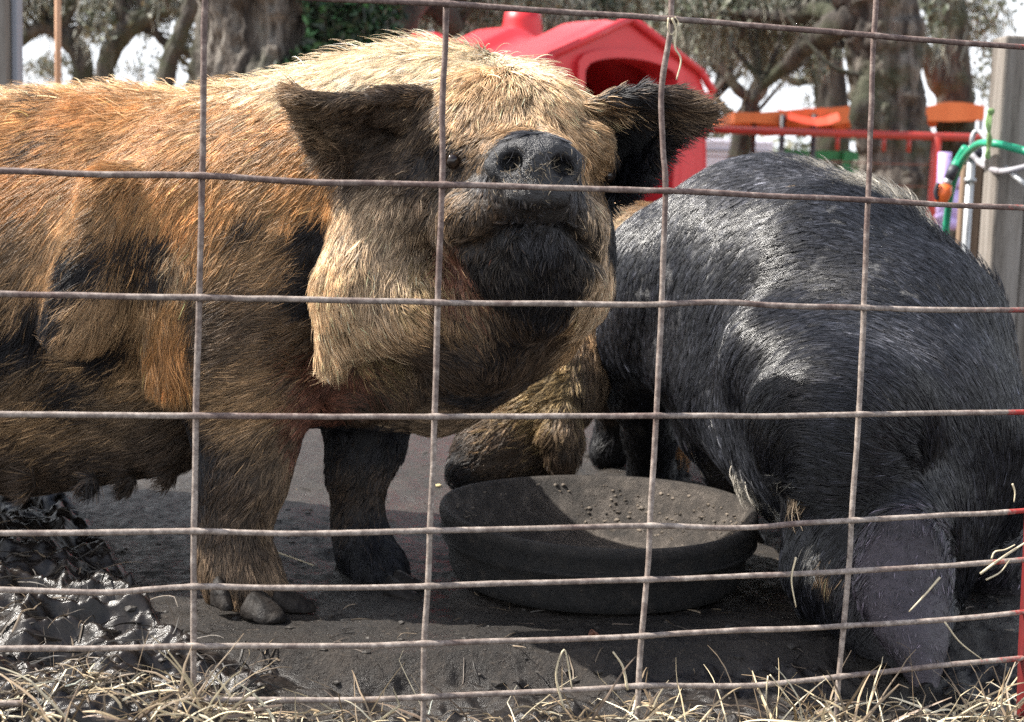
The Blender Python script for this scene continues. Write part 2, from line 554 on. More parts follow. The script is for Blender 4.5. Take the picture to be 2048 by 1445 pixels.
def build_ground():
    xs = np.unique(np.concatenate([np.linspace(-1.1, 1.1, 640), -1.1 - np.geomspace(.01, 250, 60), 1.1 + np.geomspace(.01, 250, 60)]))
    ys = np.unique(np.concatenate([-np.geomspace(.5, 60, 12), np.linspace(-.4, 1.1, 14), np.linspace(1.1, 2.0, 420), 2.0 + np.geomspace(.003, 260, 260)]))
    X, Y = np.meshgrid(xs, ys, indexing='xy')
    H, m, w = ground_height(X, Y)
    far = np.clip((np.hypot(X, Y) - 5) / 6, 0, 1)
    H = H * (1 - far)
    V = np.stack([X, Y, H], -1).reshape(-1, 3)
    nx, ny = len(xs), len(ys)
    I = np.arange(nx * ny).reshape(ny, nx)
    F = np.stack([I[:-1, :-1], I[:-1, 1:], I[1:, 1:], I[1:, :-1]], -1).reshape(-1, 4)
    N = NB('mud')
    a = N.n('ShaderNodeAttribute', _attribute_name='wet')
    n1 = N.noise(9, 8, .65); n2 = N.noise(70, 6, .7); n3 = N.noise(170, 6, .75)
    mud = N.ramp(n1, [(.3, (.013, .011, .010)), (.5, (.025, .021, .018)), (.7, (.047, .038, .031))])
    spk = N.ramp(n3, [(.56, (0, 0, 0)), (.68, (1, 1, 1))])
    mixs = N.n('ShaderNodeMix', _data_type='RGBA'); N.l(spk, mixs.inputs[0]); N.l(mud, mixs.inputs[6]); mixs.inputs[7].default_value = (.095, .075, .057, 1)
    wetc = N.ramp(n2, [(.35, (.007, .006, .006)), (.65, (.024, .019, .016))])
    mx = N.n('ShaderNodeMix', _data_type='RGBA')
    N.l(a.outputs['Fac'], mx.inputs[0]); N.l(mixs.outputs[2], mx.inputs[6]); N.l(wetc, mx.inputs[7])
    fa = N.n('ShaderNodeAttribute', _attribute_name='litter')
    lit = N.ramp(N.noise(3, 10, .75), [(.35, (.20, .12, .07)), (.55, (.36, .24, .15)), (.7, (.16, .13, .08))])
    m3 = N.n('ShaderNodeMix', _data_type='RGBA')
    N.l(fa.outputs['Fac'], m3.inputs[0]); N.l(mx.outputs[2], m3.inputs[6]); N.l(lit, m3.inputs[7])
    N.l(m3.outputs[2], N.b.inputs['Base Color'])
    rr = N.n('ShaderNodeMapRange'); rr.inputs[1].default_value = .35; rr.inputs[2].default_value = .62; rr.inputs[3].default_value = .25; rr.inputs[4].default_value = .7
    N.l(n2, rr.inputs[0])
    r2 = N.n('ShaderNodeMix', _data_type='FLOAT')
    N.l(a.outputs['Fac'], r2.inputs[0]); N.l(rr.outputs[0], r2.inputs[2]); r2.inputs[3].default_value = .25
    N.l(r2.outputs[0], N.b.inputs['Roughness'])
    sm = N.n('ShaderNodeMath', _operation='ADD'); N.l(n2, sm.inputs[0]); N.l(n3, sm.inputs[1])
    N.b.inputs['Specular IOR Level'].default_value = .35
    N.bump(sm.outputs[0], .9, .007)
    bs = N.n('ShaderNodeMapRange'); bs.inputs[3].default_value = .9; bs.inputs[4].default_value = .22
    N.l(a.outputs['Fac'], bs.inputs[0]); N.l(bs.outputs[0], [x for x in N.t.nodes if x.type == 'BUMP'][0].inputs['Strength'])
    o = npmesh('ground', V, F, N.m)
    tag(o, kind='structure')
    wa = o.data.attributes.new('wet', 'FLOAT', 'POINT')
    p2 = np.stack([X, Y], -1)
    wet = np.clip(w * 1.0 + m * np.clip(.42 + .5 * fbm(p2, 7, 3, 41), .12, .7) + .35 * np.clip(fbm(p2, 4, 3, 44), 0, 1), 0, 1)
    wa.data.foreach_set('value', wet.ravel().astype(np.float32))
    la = o.data.attributes.new('litter', 'FLOAT', 'POINT')
    la.data.foreach_set('value', np.clip((Y - 3.6 + .5 * vnoise(p2, 1.5, 3)) / .8, 0, 1).ravel().astype(np.float32))

build_ground()

def ground_z(p):
    h, _, _ = ground_height(np.array([p[0]]), np.array([p[1]]))
    return float(h[0])

def on_ground(u, v):
    g = G(u, v)
    for _ in range(3): g = G(u, v, ground_z(g))
    return g

# ------------------------------------------------------------------ woods behind the pen
def bark_mat(name, c1, c2, c3, scale=7):
    N = NB(name)
    f = N.noise(scale * 1.8, 8, .72, stretch=(1, 1, .16))
    g = N.noise(3.2, 5, .6)
    base = N.ramp(f, [(.41, c1), (.5, c2), (.60, c3)])
    moss = N.ramp(g, [(.48, (0, 0, 0)), (.62, (.7, .7, .7))])
    mx = N.n('ShaderNodeMix', _data_type='RGBA'); N.l(moss, mx.inputs[0]); N.l(base, mx.inputs[6]); mx.inputs[7].default_value = (.045, .055, .025, 1)
    N.l(mx.outputs[2], N.b.inputs['Base Color']); N.b.inputs['Roughness'].default_value = .9
    N.bump(f, 1.0, .05)
    return N.m

M_bark = bark_mat('oak_bark', (.025, .020, .017), (.085, .070, .058), (.20, .18, .155))
M_limb = bark_mat('limb_bark', (.018, .015, .013), (.045, .038, .032), (.09, .08, .068), 5)

def leaf_mat(name, cols, trans=.25):
    N = NB(name)
    a = N.n('ShaderNodeAttribute', _attribute_name='tint')
    N.l(a.outputs['Color'], N.b.inputs['Base Color'])
    N.b.inputs['Roughness'].default_value = .55
    return N.m
M_leaf = leaf_mat('leaf', None)

def leaf_cloud(name, pts, size, cols, parent, r, spread=None, mat=None):
    """one small folded leaf per point"""
    m = len(pts)
    a = r.normal(size=(m, 3)); a /= np.linalg.norm(a, axis=1)[:, None]
    b = np.cross(a, r.normal(size=(m, 3))); b /= np.linalg.norm(b, axis=1)[:, None]
    s = size * r.uniform(.5, 1.3, m)[:, None]
    c = np.cross(a, b)
    V = np.stack([pts - a * s, pts + b * s * .45 + c * s * .12, pts + a * s, pts - b * s * .45 + c * s * .12], 1).reshape(-1, 3)
    F = np.arange(4 * m).reshape(m, 4)
    o = npmesh(name, V, F, mat or M_leaf, parent, False)
    cc = np.array(cols)[r.integers(0, len(cols), m)] * np.exp(r.normal(0, .25, m))[:, None]
    add_attr(o.data, 'tint', np.repeat(cc, 4, axis=0))
    return o

def clumpy(r, c, rad, n, k=14):
    """points in a handful of sub clumps, flattened, gaps between"""
    cc = c + r.normal(size=(k, 3)) * np.array(rad) * .55
    i = r.integers(0, k, n)
    return cc[i] + r.normal(size=(n, 3)) * np.array(rad) * .19

MOSS = [(.15, .155, .125), (.22, .22, .18), (.10, .11, .085), (.27, .265, .22)]
LEAF = [(.05, .065, .035), (.085, .10, .06), (.035, .045, .026), (.12, .135, .085), (.20, .205, .15), (.16, .16, .12)]

def moss_strands(name, tops, parent, r, length, per=26, width=.006):
    """grey beards of hanging moss"""
    pts, F = [], []
    V = []
    base = np.repeat(np.array(tops), per, axis=0)
    m = len(base)
    off = r.normal(0, 1, (m, 3)) * np.array([.09, .09, .03])
    L = length * r.uniform(.3, 1.1, m)
    p0 = base + off
    seg = 5
    ang = r.uniform(0, math.pi, m)
    side = np.stack([np.cos(ang), np.sin(ang), 0 * ang], 1)
    drift = r.normal(0, .12, (m, 3)); drift[:, 2] = 0
    for k in range(seg + 1):
        t = k / seg
        c = p0 + drift * (L * t)[:, None] + np.array([0, 0, -1.0]) * (L * t)[:, None] + r.normal(0, .012, (m, 3))
        w = width * (1 - .8 * t) * r.uniform(.5, 1.6, m)
        V.append(c - side * w[:, None]); V.append(c + side * w[:, None])
    V = np.stack(V, 1).reshape(-1, 3)
    st = 2 * (seg + 1)
    b = (np.arange(m) * st)[:, None]
    F = np.concatenate([b + np.array([[2 * k, 2 * k + 1, 2 * k + 3, 2 * k + 2]]) for k in range(seg)], 0)
    o = npmesh(name, V, F, M_leaf, parent, False)
    cc = np.array(MOSS)[r.integers(0, len(MOSS), m)] * np.exp(r.normal(0, .25, m))[:, None]
    add_attr(o.data, 'tint', np.repeat(cc, st, axis=0))
    return o

def tree(label, trunk, limbs, crowns, seed, group='live oaks hung with grey moss behind the pen', moss=1.0, mat=None, leafsize=.035, leaves=1.0, wob=.22, nose=16, bark=0.0, thin=1.0):
    trunk = [(a, b_, c, d * thin) for a, b_, c, d in trunk]; limbs = [[(a, b_, c, d * thin) for a, b_, c, d in L] for L in limbs]
    """trunk / limbs: lists of (u, v, Y, radius px); crowns: (u, v, Y, rx px, rz px, n)"""
    r = np.random.default_rng(seed)
    b = P(*trunk[-1][:3]); root = empty('oak_tree', (b[0], b[1], 0), label, 'tree', group)
    mb = MB()
    pts = [P(u, v, Y) for u, v, Y, _ in trunk]
    pts[-1][2] = -0.05
    pts.insert(0, pts[0] + (pts[0] - pts[1]) / max(np.linalg.norm(pts[0] - pts[1]), .1) * 1.8)
    rr = [px(q, Y) for _, _, Y, q in trunk]; rr = [rr[0] * .8] + rr
    sp_ = smooth_path(pts, 8); rs = np.interp(np.linspace(0, 1, len(sp_)), np.linspace(0, 1, len(rr)), rr)
    s2 = np.linspace(0, 1, len(sp_) * (5 if bark else 1)); s1 = np.linspace(0, 1, len(sp_))
    sp2 = np.stack([np.interp(s2, s1, sp_[:, j]) for j in range(3)], 1)
    mb.tube(sp2, np.interp(s2, s1, rs), n=nose * (5 if bark else 2), wob=(wob, max(rr) * .35), seed=seed, bark=bark)
    mb.build('trunk', mat or M_bark, root)
    lim_pts = []
    for i, L in enumerate(limbs):
        q = smooth_path([P(u, v, Y) for u, v, Y, _ in L], 7)
        q = q + .03 * np.stack([fbm(q, 2.5, 3, seed + 3 * i + j) for j in range(3)], 1)
        rl = np.interp(np.linspace(0, 1, len(q)), np.linspace(0, 1, len(L)), [px(a[3], a[2]) for a in L])
        MB().tube(q, rl, n=12, wob=(wob, .08), seed=seed + i).build('limb', M_limb, root)
        lim_pts.append(q)
    allp = []
    for (u, v, Y, rx, rz, n) in crowns:
        c = P(u, v, Y)
        allp.append(clumpy(r, c, (px(rx, Y), px(rx, Y) * .8, px(rz, Y)), int(n * leaves * .62), 26))
    if allp:
        allp = np.vstack(allp)
        # twigs that carry the foliage
        tw = MB()
        for _ in range(min(36, 9 * len(crowns))):
            a = allp[r.integers(len(allp))]; k = r.integers(len(lim_pts)) if lim_pts else -1
            s = (lim_pts[k] if lim_pts else sp_)
            j = np.argmin(np.linalg.norm(s - a, axis=1)); b0 = s[j]
            if np.linalg.norm(b0 - a) > 1.2: continue
            mid = (a + b0) / 2 + r.normal(0, .12, 3)
            tw.tube(smooth_path([b0, mid, a], 4), np.linspace(.022, .004, 9), n=5, caps=False)
        if tw.V: tw.build('twig', M_limb, root)
        leaf_cloud('crown', allp, leafsize, LEAF, root, r)
        if moss:
            k = int(len(allp) * .016 * moss)
            moss_strands('hanging_moss', allp[r.integers(0, len(allp), k)] + np.array([0, 0, -.02]), root, r, .26 * moss)
    return root

def build_trees():
    # left: the close trunk, ridged bark on the left, ivy on the right
    t = tree('huge ridged oak trunk half covered in ivy, close behind the ginger pig',
         [(620, -420, 6.2, 190), (600, -150, 6.2, 176), (592, 60, 6.2, 172), (590, 250, 6.2, 185), (585, 480, 6.2, 230), (580, 640, 6.2, 260)],
         [[(720, 60, 6.3, 70), (840, -30, 6.5, 55), (980, -160, 6.8, 40)]], [], 5, wob=.10, nose=40, bark=.042)
    r = np.random.default_rng(8)
    pv = []
    for _ in range(26000):
        th = r.uniform(-2.2, .2); z = r.uniform(.7, 1.7)
        c = P(590, 60, 6.2); rad = px(172, 6.2) + .015 + abs(r.normal(0, .025))
        x = c[0] + rad * math.cos(th + .55); y = c[1] + rad * math.sin(th + .55)
        if vnoise(np.array([[x * 1.0, y, z]]), 3, 3)[0] < -.35 - .6 * (x - c[0]) / rad: continue
        if x < c[0] - .12 * rad: continue
        pv.append((x, y, z))
    leaf_cloud('ivy', np.array(pv), .022, [(.02, .055, .02), (.015, .035, .015), (.04, .11, .035), (.012, .022, .010), (.012, .022, .010)], t, r)
    tree('second dark trunk leaning up behind the ginger pig\'s head', [(790, -260, 8.5, 75), (770, -60, 8.5, 70), (740, 100, 8.6, 70), (715, 300, 8.6, 80), (700, 500, 8.6, 95)],
         [[(770, -20, 8.5, 40), (860, 10, 8.6, 30), (915, 70, 8.7, 22)]], [(900, -60, 9, 160, 90, 2500)], 15)
    tree('slim grey trunk between the ivy-covered oak and the red hutch', [(960, -200, 11, 38), (950, -20, 11, 36), (935, 120, 11, 36), (930, 300, 11, 40), (930, 440, 11, 48)],
         [[(900, -30, 11, 18), (890, 60, 11, 14), (860, 130, 11.2, 12)]], [(1000, 20, 12, 170, 70, 6000), (1150, -10, 12, 200, 60, 6500), (880, 0, 12, 120, 70, 2500)], 25, moss=1.3)
    # far left arching oaks
    tree('far left oak whose bent limb arches down over the ginger pig\'s back', [(190, -140, 13, 34), (150, -20, 13, 30), (120, 60, 13, 32), (165, 120, 13, 34), (160, 250, 13, 40), (160, 420, 13, 50)],
         [[(150, 70, 13, 24), (90, 55, 13, 24), (30, 90, 13, 22), (0, 160, 13, 26)], [(90, 40, 13, 18), (60, -40, 13, 16), (50, -120, 13, 14)], [(110, 60, 13, 14), (200, 50, 13, 12), (240, 90, 13, 8)]],
         [(80, -30, 13, 120, 45, 2600), (200, 10, 13.5, 110, 42, 2600), (20, -20, 14, 90, 60, 2000), (110, 130, 15, 60, 18, 900)], 35, mat=M_limb, thin=.58, leaves=.42)
    tree('twisted oak with a thick limb leaning right, left of the ridged trunk', [(330, -160, 12, 30), (300, 0, 12, 26), (262, 50, 12, 34), (215, 120, 12, 32), (200, 260, 12, 40), (195, 430, 12, 50)],
         [[(255, 60, 12, 26), (310, 25, 12, 22), (380, 15, 12, 20), (420, 40, 12, 16)], [(250, 50, 12, 18), (240, -10, 12, 16), (225, -100, 12, 12)], [(300, 30, 12, 12), (320, 75, 12, 11), (345, 100, 12, 10)]],
         [(300, -20, 12.5, 120, 36, 2600), (380, 80, 13, 45, 50, 1100), (270, 40, 13.5, 60, 40, 900), (210, 20, 12, 60, 60, 900)], 45, mat=M_limb, thin=.58, leaves=.42)
    tree('dark oak stem rising right beside the ridged trunk', [(400, -120, 11, 24), (385, 0, 11, 26), (360, 70, 11, 26), (335, 140, 11, 28), (330, 280, 11, 32), (328, 440, 11, 40)],
         [[(385, 20, 11, 12), (350, -30, 11, 10), (300, -60, 11, 8)]], [(380, -40, 11.5, 90, 40, 1500), (360, 110, 14, 80, 28, 700)], 55, mat=M_limb, thin=.58, leaves=.42)
    # right side
    tree('broad mossy oak trunk with a burl, right of the red hutch', [(1700, -330, 9, 105), (1735, -100, 9, 92), (1765, 40, 9, 68), (1775, 200, 9, 66), (1785, 300, 9, 68), (1795, 420, 9, 82), (1800, 560, 9, 115)],
         [[(1760, 20, 9, 40), (1700, 35, 9, 34), (1640, 75, 9.2, 22), (1570, 120, 9.4, 15), (1520, 170, 9.6, 8), (1500, 200, 9.6, 4)],
          [(1735, 150, 8.9, 24), (1724, 215, 8.9, 34), (1745, 290, 8.9, 24)],
          [(1700, 45, 9.1, 22), (1640, 20, 9.3, 18), (1560, 40, 9.5, 13), (1480, 30, 9.6, 10)]],
         [(1560, 20, 10, 210, 62, 8500), (1420, 40, 11, 130, 80, 4500), (1690, -20, 9.8, 130, 60, 2600), (1600, 120, 10.5, 45, 30, 700)], 65, moss=1.0, nose=30, bark=.012, leaves=.62)
    tree('straight dark oak trunk rising behind the orange awning', [(1870, -300, 13, 40), (1885, -60, 13, 36), (1905, 100, 13, 34), (1912, 230, 13, 34), (1910, 340, 13, 36), (1910, 450, 13, 44)],
         [[(1900, 200, 13, 24), (1860, 130, 13, 22), (1820, 80, 13, 18), (1790, 20, 13, 15)], [(1885, 60, 13, 9), (1850, 20, 13, 7), (1830, -30, 13, 6)]],
         [(1960, 20, 14, 90, 60, 1700), (1850, -10, 14, 70, 45, 900), (1990, 130, 15, 50, 60, 800)], 75, mat=M_limb, leaves=.6)
    tree('thin forked oak between the red hutch and the broad trunk', [(1450, -60, 14, 14), (1490, 60, 14, 15), (1530, 140, 14, 16), (1500, 210, 14, 18), (1480, 290, 14, 20), (1478, 420, 14, 26)],
         [[(1500, 200, 14, 12), (1455, 150, 14, 10), (1420, 110, 14, 7)], [(1490, 250, 14, 10), (1450, 215, 14, 8), (1425, 190, 14, 6)]],
         [(1490, 70, 14.5, 90, 45, 3000), (1440, 110, 15, 45, 50, 1400), (1600, 50, 15, 90, 40, 1800), (1470, 240, 16, 18, 20, 200)], 85, moss=1.0, mat=M_limb, leaves=.5)
    tree('grey moss-draped trunk close beside the broad trunk\'s left edge', [(1640, -160, 16, 26), (1650, 40, 16, 30), (1660, 150, 16, 30), (1665, 300, 16, 34), (1665, 430, 16, 40)],
         [[(1650, 150, 16, 12), (1600, 170, 16, 9), (1560, 160, 16, 6)]], [(1640, 40, 16.5, 80, 60, 2600), (1640, 170, 16.5, 22, 50, 600)], 95, moss=1.2, mat=M_limb, leaves=.6)
    tree('distant oak crown seen above the red hutch', [(1230, -160, 17, 18), (1220, 0, 17, 20), (1215, 160, 17, 24), (1210, 420, 17, 34)],
         [], [(1250, 0, 17, 200, 60, 7000), (1060, 20, 18, 150, 60, 4200), (1400, 0, 18, 120, 50, 3000), (1180, 40, 17, 180, 40, 3000)], 105, moss=1.2, leafsize=.05, leaves=.75)
    # low far hedge of woods
    r = np.random.default_rng(99)
    pts = []
    for k in range(70):
        X = r.uniform(-22, 24); Yd = r.uniform(38, 48)
        pts.append(clumpy(r, np.array([X, Yd, r.uniform(.3, 1.2)]), (1.6, 1.6, .7), 260, 9))
    o = leaf_cloud('woodland', np.vstack(pts), .14, LEAF, None, r)
    tag(o, 'pale green far-off belt of bushes behind the fences', 'bushes', kind='stuff')

build_trees()

# ------------------------------------------------------------------ red hutch
M_red = mat_noise('red_plastic', (.50, .026, .034), (.58, .034, .044), 2.2, rough=.42, bump=.12, bdist=.004, spec=.4)
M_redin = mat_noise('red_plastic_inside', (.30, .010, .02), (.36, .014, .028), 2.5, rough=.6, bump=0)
def build_hutch():
    d = np.array([-.68, .733, 0.0]); e = np.array([.733, .68, 0.0])           # back along the ridge; along the front face
    O = np.array([P(1259, 41, 7.0)[0], 7.0, 0.0]); zt = P(1259, 41, 7.0)[2]
    def W(a, b, z): return O + e * a + d * b + np.array([0, 0, z])
    root = empty('animal_hutch', O, 'red moulded plastic hutch with arched doorway and roof vent', 'hutch')
    L = 1.75
    prof = [(-.66, 0), (-.62, .30), (-.56, .93), (-.50, 1.01), (-.06, zt - .012), (0, zt), (.06, zt - .012), (.50, 1.01), (.56, .93), (.62, .30), (.66, 0)]
    # shell: ribs along the length
    st = []
    for b in np.linspace(0, L, 60):
        rib = .055 * (0.5 + .5 * math.tanh(5 * math.sin(2 * math.pi * (b - .1) / .62)))
        if b < .10: rib = .045
        st.append((b, rib))
    V, F = [], []
    n = len(prof)
    cen = np.array([0, .5])
    for b, rib in st:
        for a, z in prof:
            q = np.array([a, z]); dn = (q - cen) / np.linalg.norm(q - cen)
            q = q + dn * (rib - .045)
            V.append(W(q[0], b, max(q[1], 0)))
    for i in range(len(st) - 1):
        for j in range(n - 1): F.append((i * n + j, i * n + j + 1, (i + 1) * n + j + 1, (i + 1) * n + j))
    F.append(tuple((len(st) - 1) * n + j for j in range(n)))
    o = pydata('shell', V, F, M_red, root, True)
    s = o.modifiers.new('thick', 'SOLIDIFY'); s.thickness = .02; s.offset = -1
    o.modifiers.new('bevel', 'BEVEL').width = .012
    # front with an arched opening
    def arch(w, z0, zs, rise, m=16):
        return [(-w, z0), (-w, zs)] + [(-w * math.cos(math.pi * k / m) , zs + rise * math.sin(math.pi * k / m)) for k in range(1, m)] + [(w, zs), (w, z0)]
    dc = (-.02, 0)
    inn = [(x + .015, z) for x, z in arch(.31, .0, .975, .07)]
    out_ = [(-.66, 0), (-.62, .30), (-.56, .93), (-.50, 1.01), (-.06, zt - .012), (0, zt), (.06, zt - .012), (.50, 1.01), (.56, .93), (.62, .30), (.66, 0)]
    def resample(poly, m):
        p = np.array(poly); s = np.r_[0, np.cumsum(np.linalg.norm(np.diff(p, axis=0), axis=1))]
        t = np.linspace(0, s[-1], m); return np.stack([np.interp(t, s, p[:, 0]), np.interp(t, s, p[:, 1])], 1)
    A = resample(inn, 60); B = resample(out_, 60)
    def ring(A, b0, B, b1):
        V = [W(x, b0, z) for x, z in A] + [W(x, b1, z) for x, z in B]
        m = len(A)
        return V, [(i, i + 1, m + i + 1, m + i) for i in range(m - 1)]
    mb = MB()
    rim = A + (A - np.array([.015, .5])) * .0
    A1 = A.copy(); c = np.array([.015, .5]); A1 = c + (A - c) * np.array([1.14, 1.07]); A1[:, 1] = np.maximum(A1[:, 1], 0)
    mb.add(*ring(A, .16, A, -.022)); mb.add(*ring(A, -.022, A1, -.022)); mb.add(*ring(A1, -.022, A1, .004)); mb.add(*ring(A1, .004, B, .004))
    o = mb.build('front', M_red, root, smooth=False)
    # raised pilasters and bands on the front
    mp_ = MB()
    rot = math.atan2(e[1], e[0])
    for a in (-.42, .42):
        MB().box(W(a, -.006, .48), (.10, .03, .95), rot).build('rib', M_red, root, smooth=False, bevel=.01)
    for a in (-.545, .545): MB().box(W(a, -.002, .90), (.12, .026, .05), rot).build('band', M_red, root, smooth=False, bevel=.008)
    # floor and inner wall
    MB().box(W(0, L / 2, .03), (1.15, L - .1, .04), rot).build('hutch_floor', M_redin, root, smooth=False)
    # roof edge roll
    V = [W(a, -.012, z) for a, z in ((-.60, .93), (-.50, 1.02), (0, zt + .008), (.50, 1.02), (.60, .93))]
    MB().tube(smooth_path([V[0], V[1]], 3), .02, n=8).tube([V[1], V[2]], .02, n=8).tube([V[2], V[3]], .02, n=8).tube(smooth_path([V[3], V[4]], 3), .02, n=8).build('gable_edge', M_red, root)
    # vent: a flared cone
    c = P(1044, 80, 7.75); prof2 = [(.20, -.30), (.150, -.05), (.130, .0), (.108, .06), (.097, .12), (.090, .165), (.07, .172), (.0, .172)]
    V, F = [], []; m = 28
    for rr_, z in prof2:
        for k in range(m):
            th = 2 * math.pi * k / m
            V.append(c + np.array([rr_ * 1.0 * math.cos(th), rr_ * math.sin(th), z - .03]))
    for i in range(len(prof2) - 1):
        for k in range(m): F.append((i * m + k, i * m + (k + 1) % m, (i + 1) * m + (k + 1) % m, (i + 1) * m + k))
    pydata('roof_vent', V, F, M_red, root)
build_hutch()

# ------------------------------------------------------------------ awnings, fences, trailer, post
M_orange = mat_noise('orange_canvas', (.58, .13, .035), (.70, .19, .06), 3, rough=.8, bump=.4, bdist=.02, stretch=(1, 1, .3))
M_rail = mat_noise('red_pipe', (.36, .028, .018), (.24, .03, .022), 5, rough=.45, bump=.2)
M_green = mat_noise('green_paint', (.012, .19, .06), (.02, .26, .09), 4, rough=.5, bump=.2)
M_steel = mat_noise('galvanised', (.30, .31, .32), (.42, .43, .44), 20, rough=.45, bump=.1, metallic=.6)
M_darkp = mat_noise('dark_pole', (.02, .02, .03), (.04, .04, .05), 10, rough=.5)
def awning(name, label, top, bottom, Y0, Y1, depth, poles, group):
    root = empty(name, P((top[0][0] + top[-1][0]) / 2, 330, Y0) * np.array([1, 1, 0]), label, 'awning', group)
    V, F = [], []
    n = len(top)
    tp = [P(u, v, Y0 + (Y1 - Y0) * i / (n - 1)) for i, (u, v) in enumerate(top)]
    bt = [P(u, v, Y0 + (Y1 - Y0) * i / (n - 1)) for i, (u, v) in enumerate(bottom)]
    V = tp + bt + [p + np.array([0, depth, -.03]) for p in tp] + [p + np.array([0, depth, -.03]) for p in bt]
    for i in range(n - 1):
        F += [(i, i + 1, n + i + 1, n + i), (i, 2 * n + i, 2 * n + i + 1, i + 1), (2 * n + i, 3 * n + i, 3 * n + i + 1, 2 * n + i + 1)]
    F += [(0, n, 3 * n, 2 * n), (n - 1, 3 * n - 1, 4 * n - 1, 2 * n - 1)]
    o = pydata('canopy', V, F, M_orange, root, False)
    s = o.modifiers.new('thick', 'SOLIDIFY'); s.thickness = .01
    for (u, Yp) in poles:
        a = P(u, 235, Yp); MB().tube([(a[0], a[1], 0), (a[0], a[1], a[2] + .02)], .022, n=8).build('pole', M_darkp, root)
    return root
awning('awning', 'orange canvas awning between the red hutch and the broad trunk', [(1469, 225), (1500, 228), (1560, 224), (1610, 219), (1660, 218), (1702, 214), (1760, 214)], [(1470, 245), (1500, 246), (1560, 249), (1610, 255), (1660, 251), (1706, 244), (1760, 244)], 11.6, 12.0, 1.8, [(1566, 11.7), (1629, 11.8), (1509, 13.2)], 'orange awnings')
w = empty('cloth', P(1640, 256, 11.5), 'small bright red cloth sagging under the orange awning', 'cloth')
V = [P(1580, 240, 11.5), P(1605, 247, 11.5), P(1632, 252, 11.5), P(1658, 249, 11.5), P(1680, 240, 11.5)]
V2 = [p + np.array([0, .7, .12]) for p in V]
o = pydata('sheet', V + V2 + [p + np.array([0, .1, .06]) for p in V], [(i, i + 1, 6 + i, 5 + i) for i in range(4)] + [(i, i + 1, 11 + i, 10 + i) for i in range(4)], mat_noise('red_cloth', (.65, .06, .02), (.5, .05, .02), 6), w, False)
awning('awning', 'orange canvas awning right of the broad trunk by the wooden post', [(1830, 216), (1860, 214), (1895, 206), (1925, 207), (1968, 213)], [(1830, 244), (1860, 242), (1895, 244), (1925, 243), (1966, 240)], 12.2, 12.4, 2.2, [(1845, 14.2), (1962, 14.3)], 'orange awnings')

def rail_fence():
    root = empty('pipe_fence', P(1870, 460, 8.2) * np.array([1, 1, 0]), 'red pipe fence with a thick red post and rusty wires', 'fence')
    Y = 8.2
    tp = [P(1330, 270, Y), P(1700, 274, Y), P(1990, 277, Y), P(2300, 281, Y)]
    tp = [np.array([p[0], Y, tp[2][2]]) for p in tp]
    MB().tube(tp, .021, n=12).build('top_rail', M_rail, root)
    x = P(1872, 300, Y)[0]
    MB().tube([(x, Y, 0), (x, Y, tp[0][2])], .027, n=14).build('post', M_rail, root)
    x2 = P(2290, 300, Y)[0]
    MB().tube([(x2, Y, 0), (x2, Y, tp[0][2])], .027, n=14).build('post', M_rail, root)
    for u in (1675, 1768, 1818):
        q = P(u, 285, Y)[0]; MB().tube([(q, Y, tp[0][2] - .09), (q, Y, tp[0][2])], .012, n=8).build('wire_clip', M_rail, root)
    mb = MB()
    for v in (324, 368, 412, 450): 
        z = P(1800, v, Y)[2]; mb.tube(smooth_path([(tp[0][0], Y, z), ((tp[0][0] + tp[3][0]) / 2, Y, z - .012), (tp[3][0], Y, z)], 5), .0032, n=5)
    mb.build('wire', mat_noise('rust_wire', (.10, .04, .03), (.22, .09, .06), 20), root)
rail_fence()
def green_fence():
    Y = 13
    root = empty('board_fence', P(1680, 400, Y) * np.array([1, 1, 0]), 'green board fence beyond the red pipe fence', 'fence')
    x0, x1 = P(1560, 320, Y)[0], P(1935, 320, Y)[0]
    for k, (v, h) in enumerate(((312, 17), (343, 11), (368, 11))):
        z = P(1690, v, Y)[2]; MB().box(((x0 + x1) / 2, Y, z), (x1 - x0, .03, px(h, Y))).build('rail', M_green, root, False)
    for u in (1570, 1690, 1810, 1925):
        q = P(u, 320, Y); z = P(1690, 303, Y)[2]
        MB().box((q[0], Y - .05, z / 2), (.06, .06, z)).build('post', M_green, root, False)
green_fence()
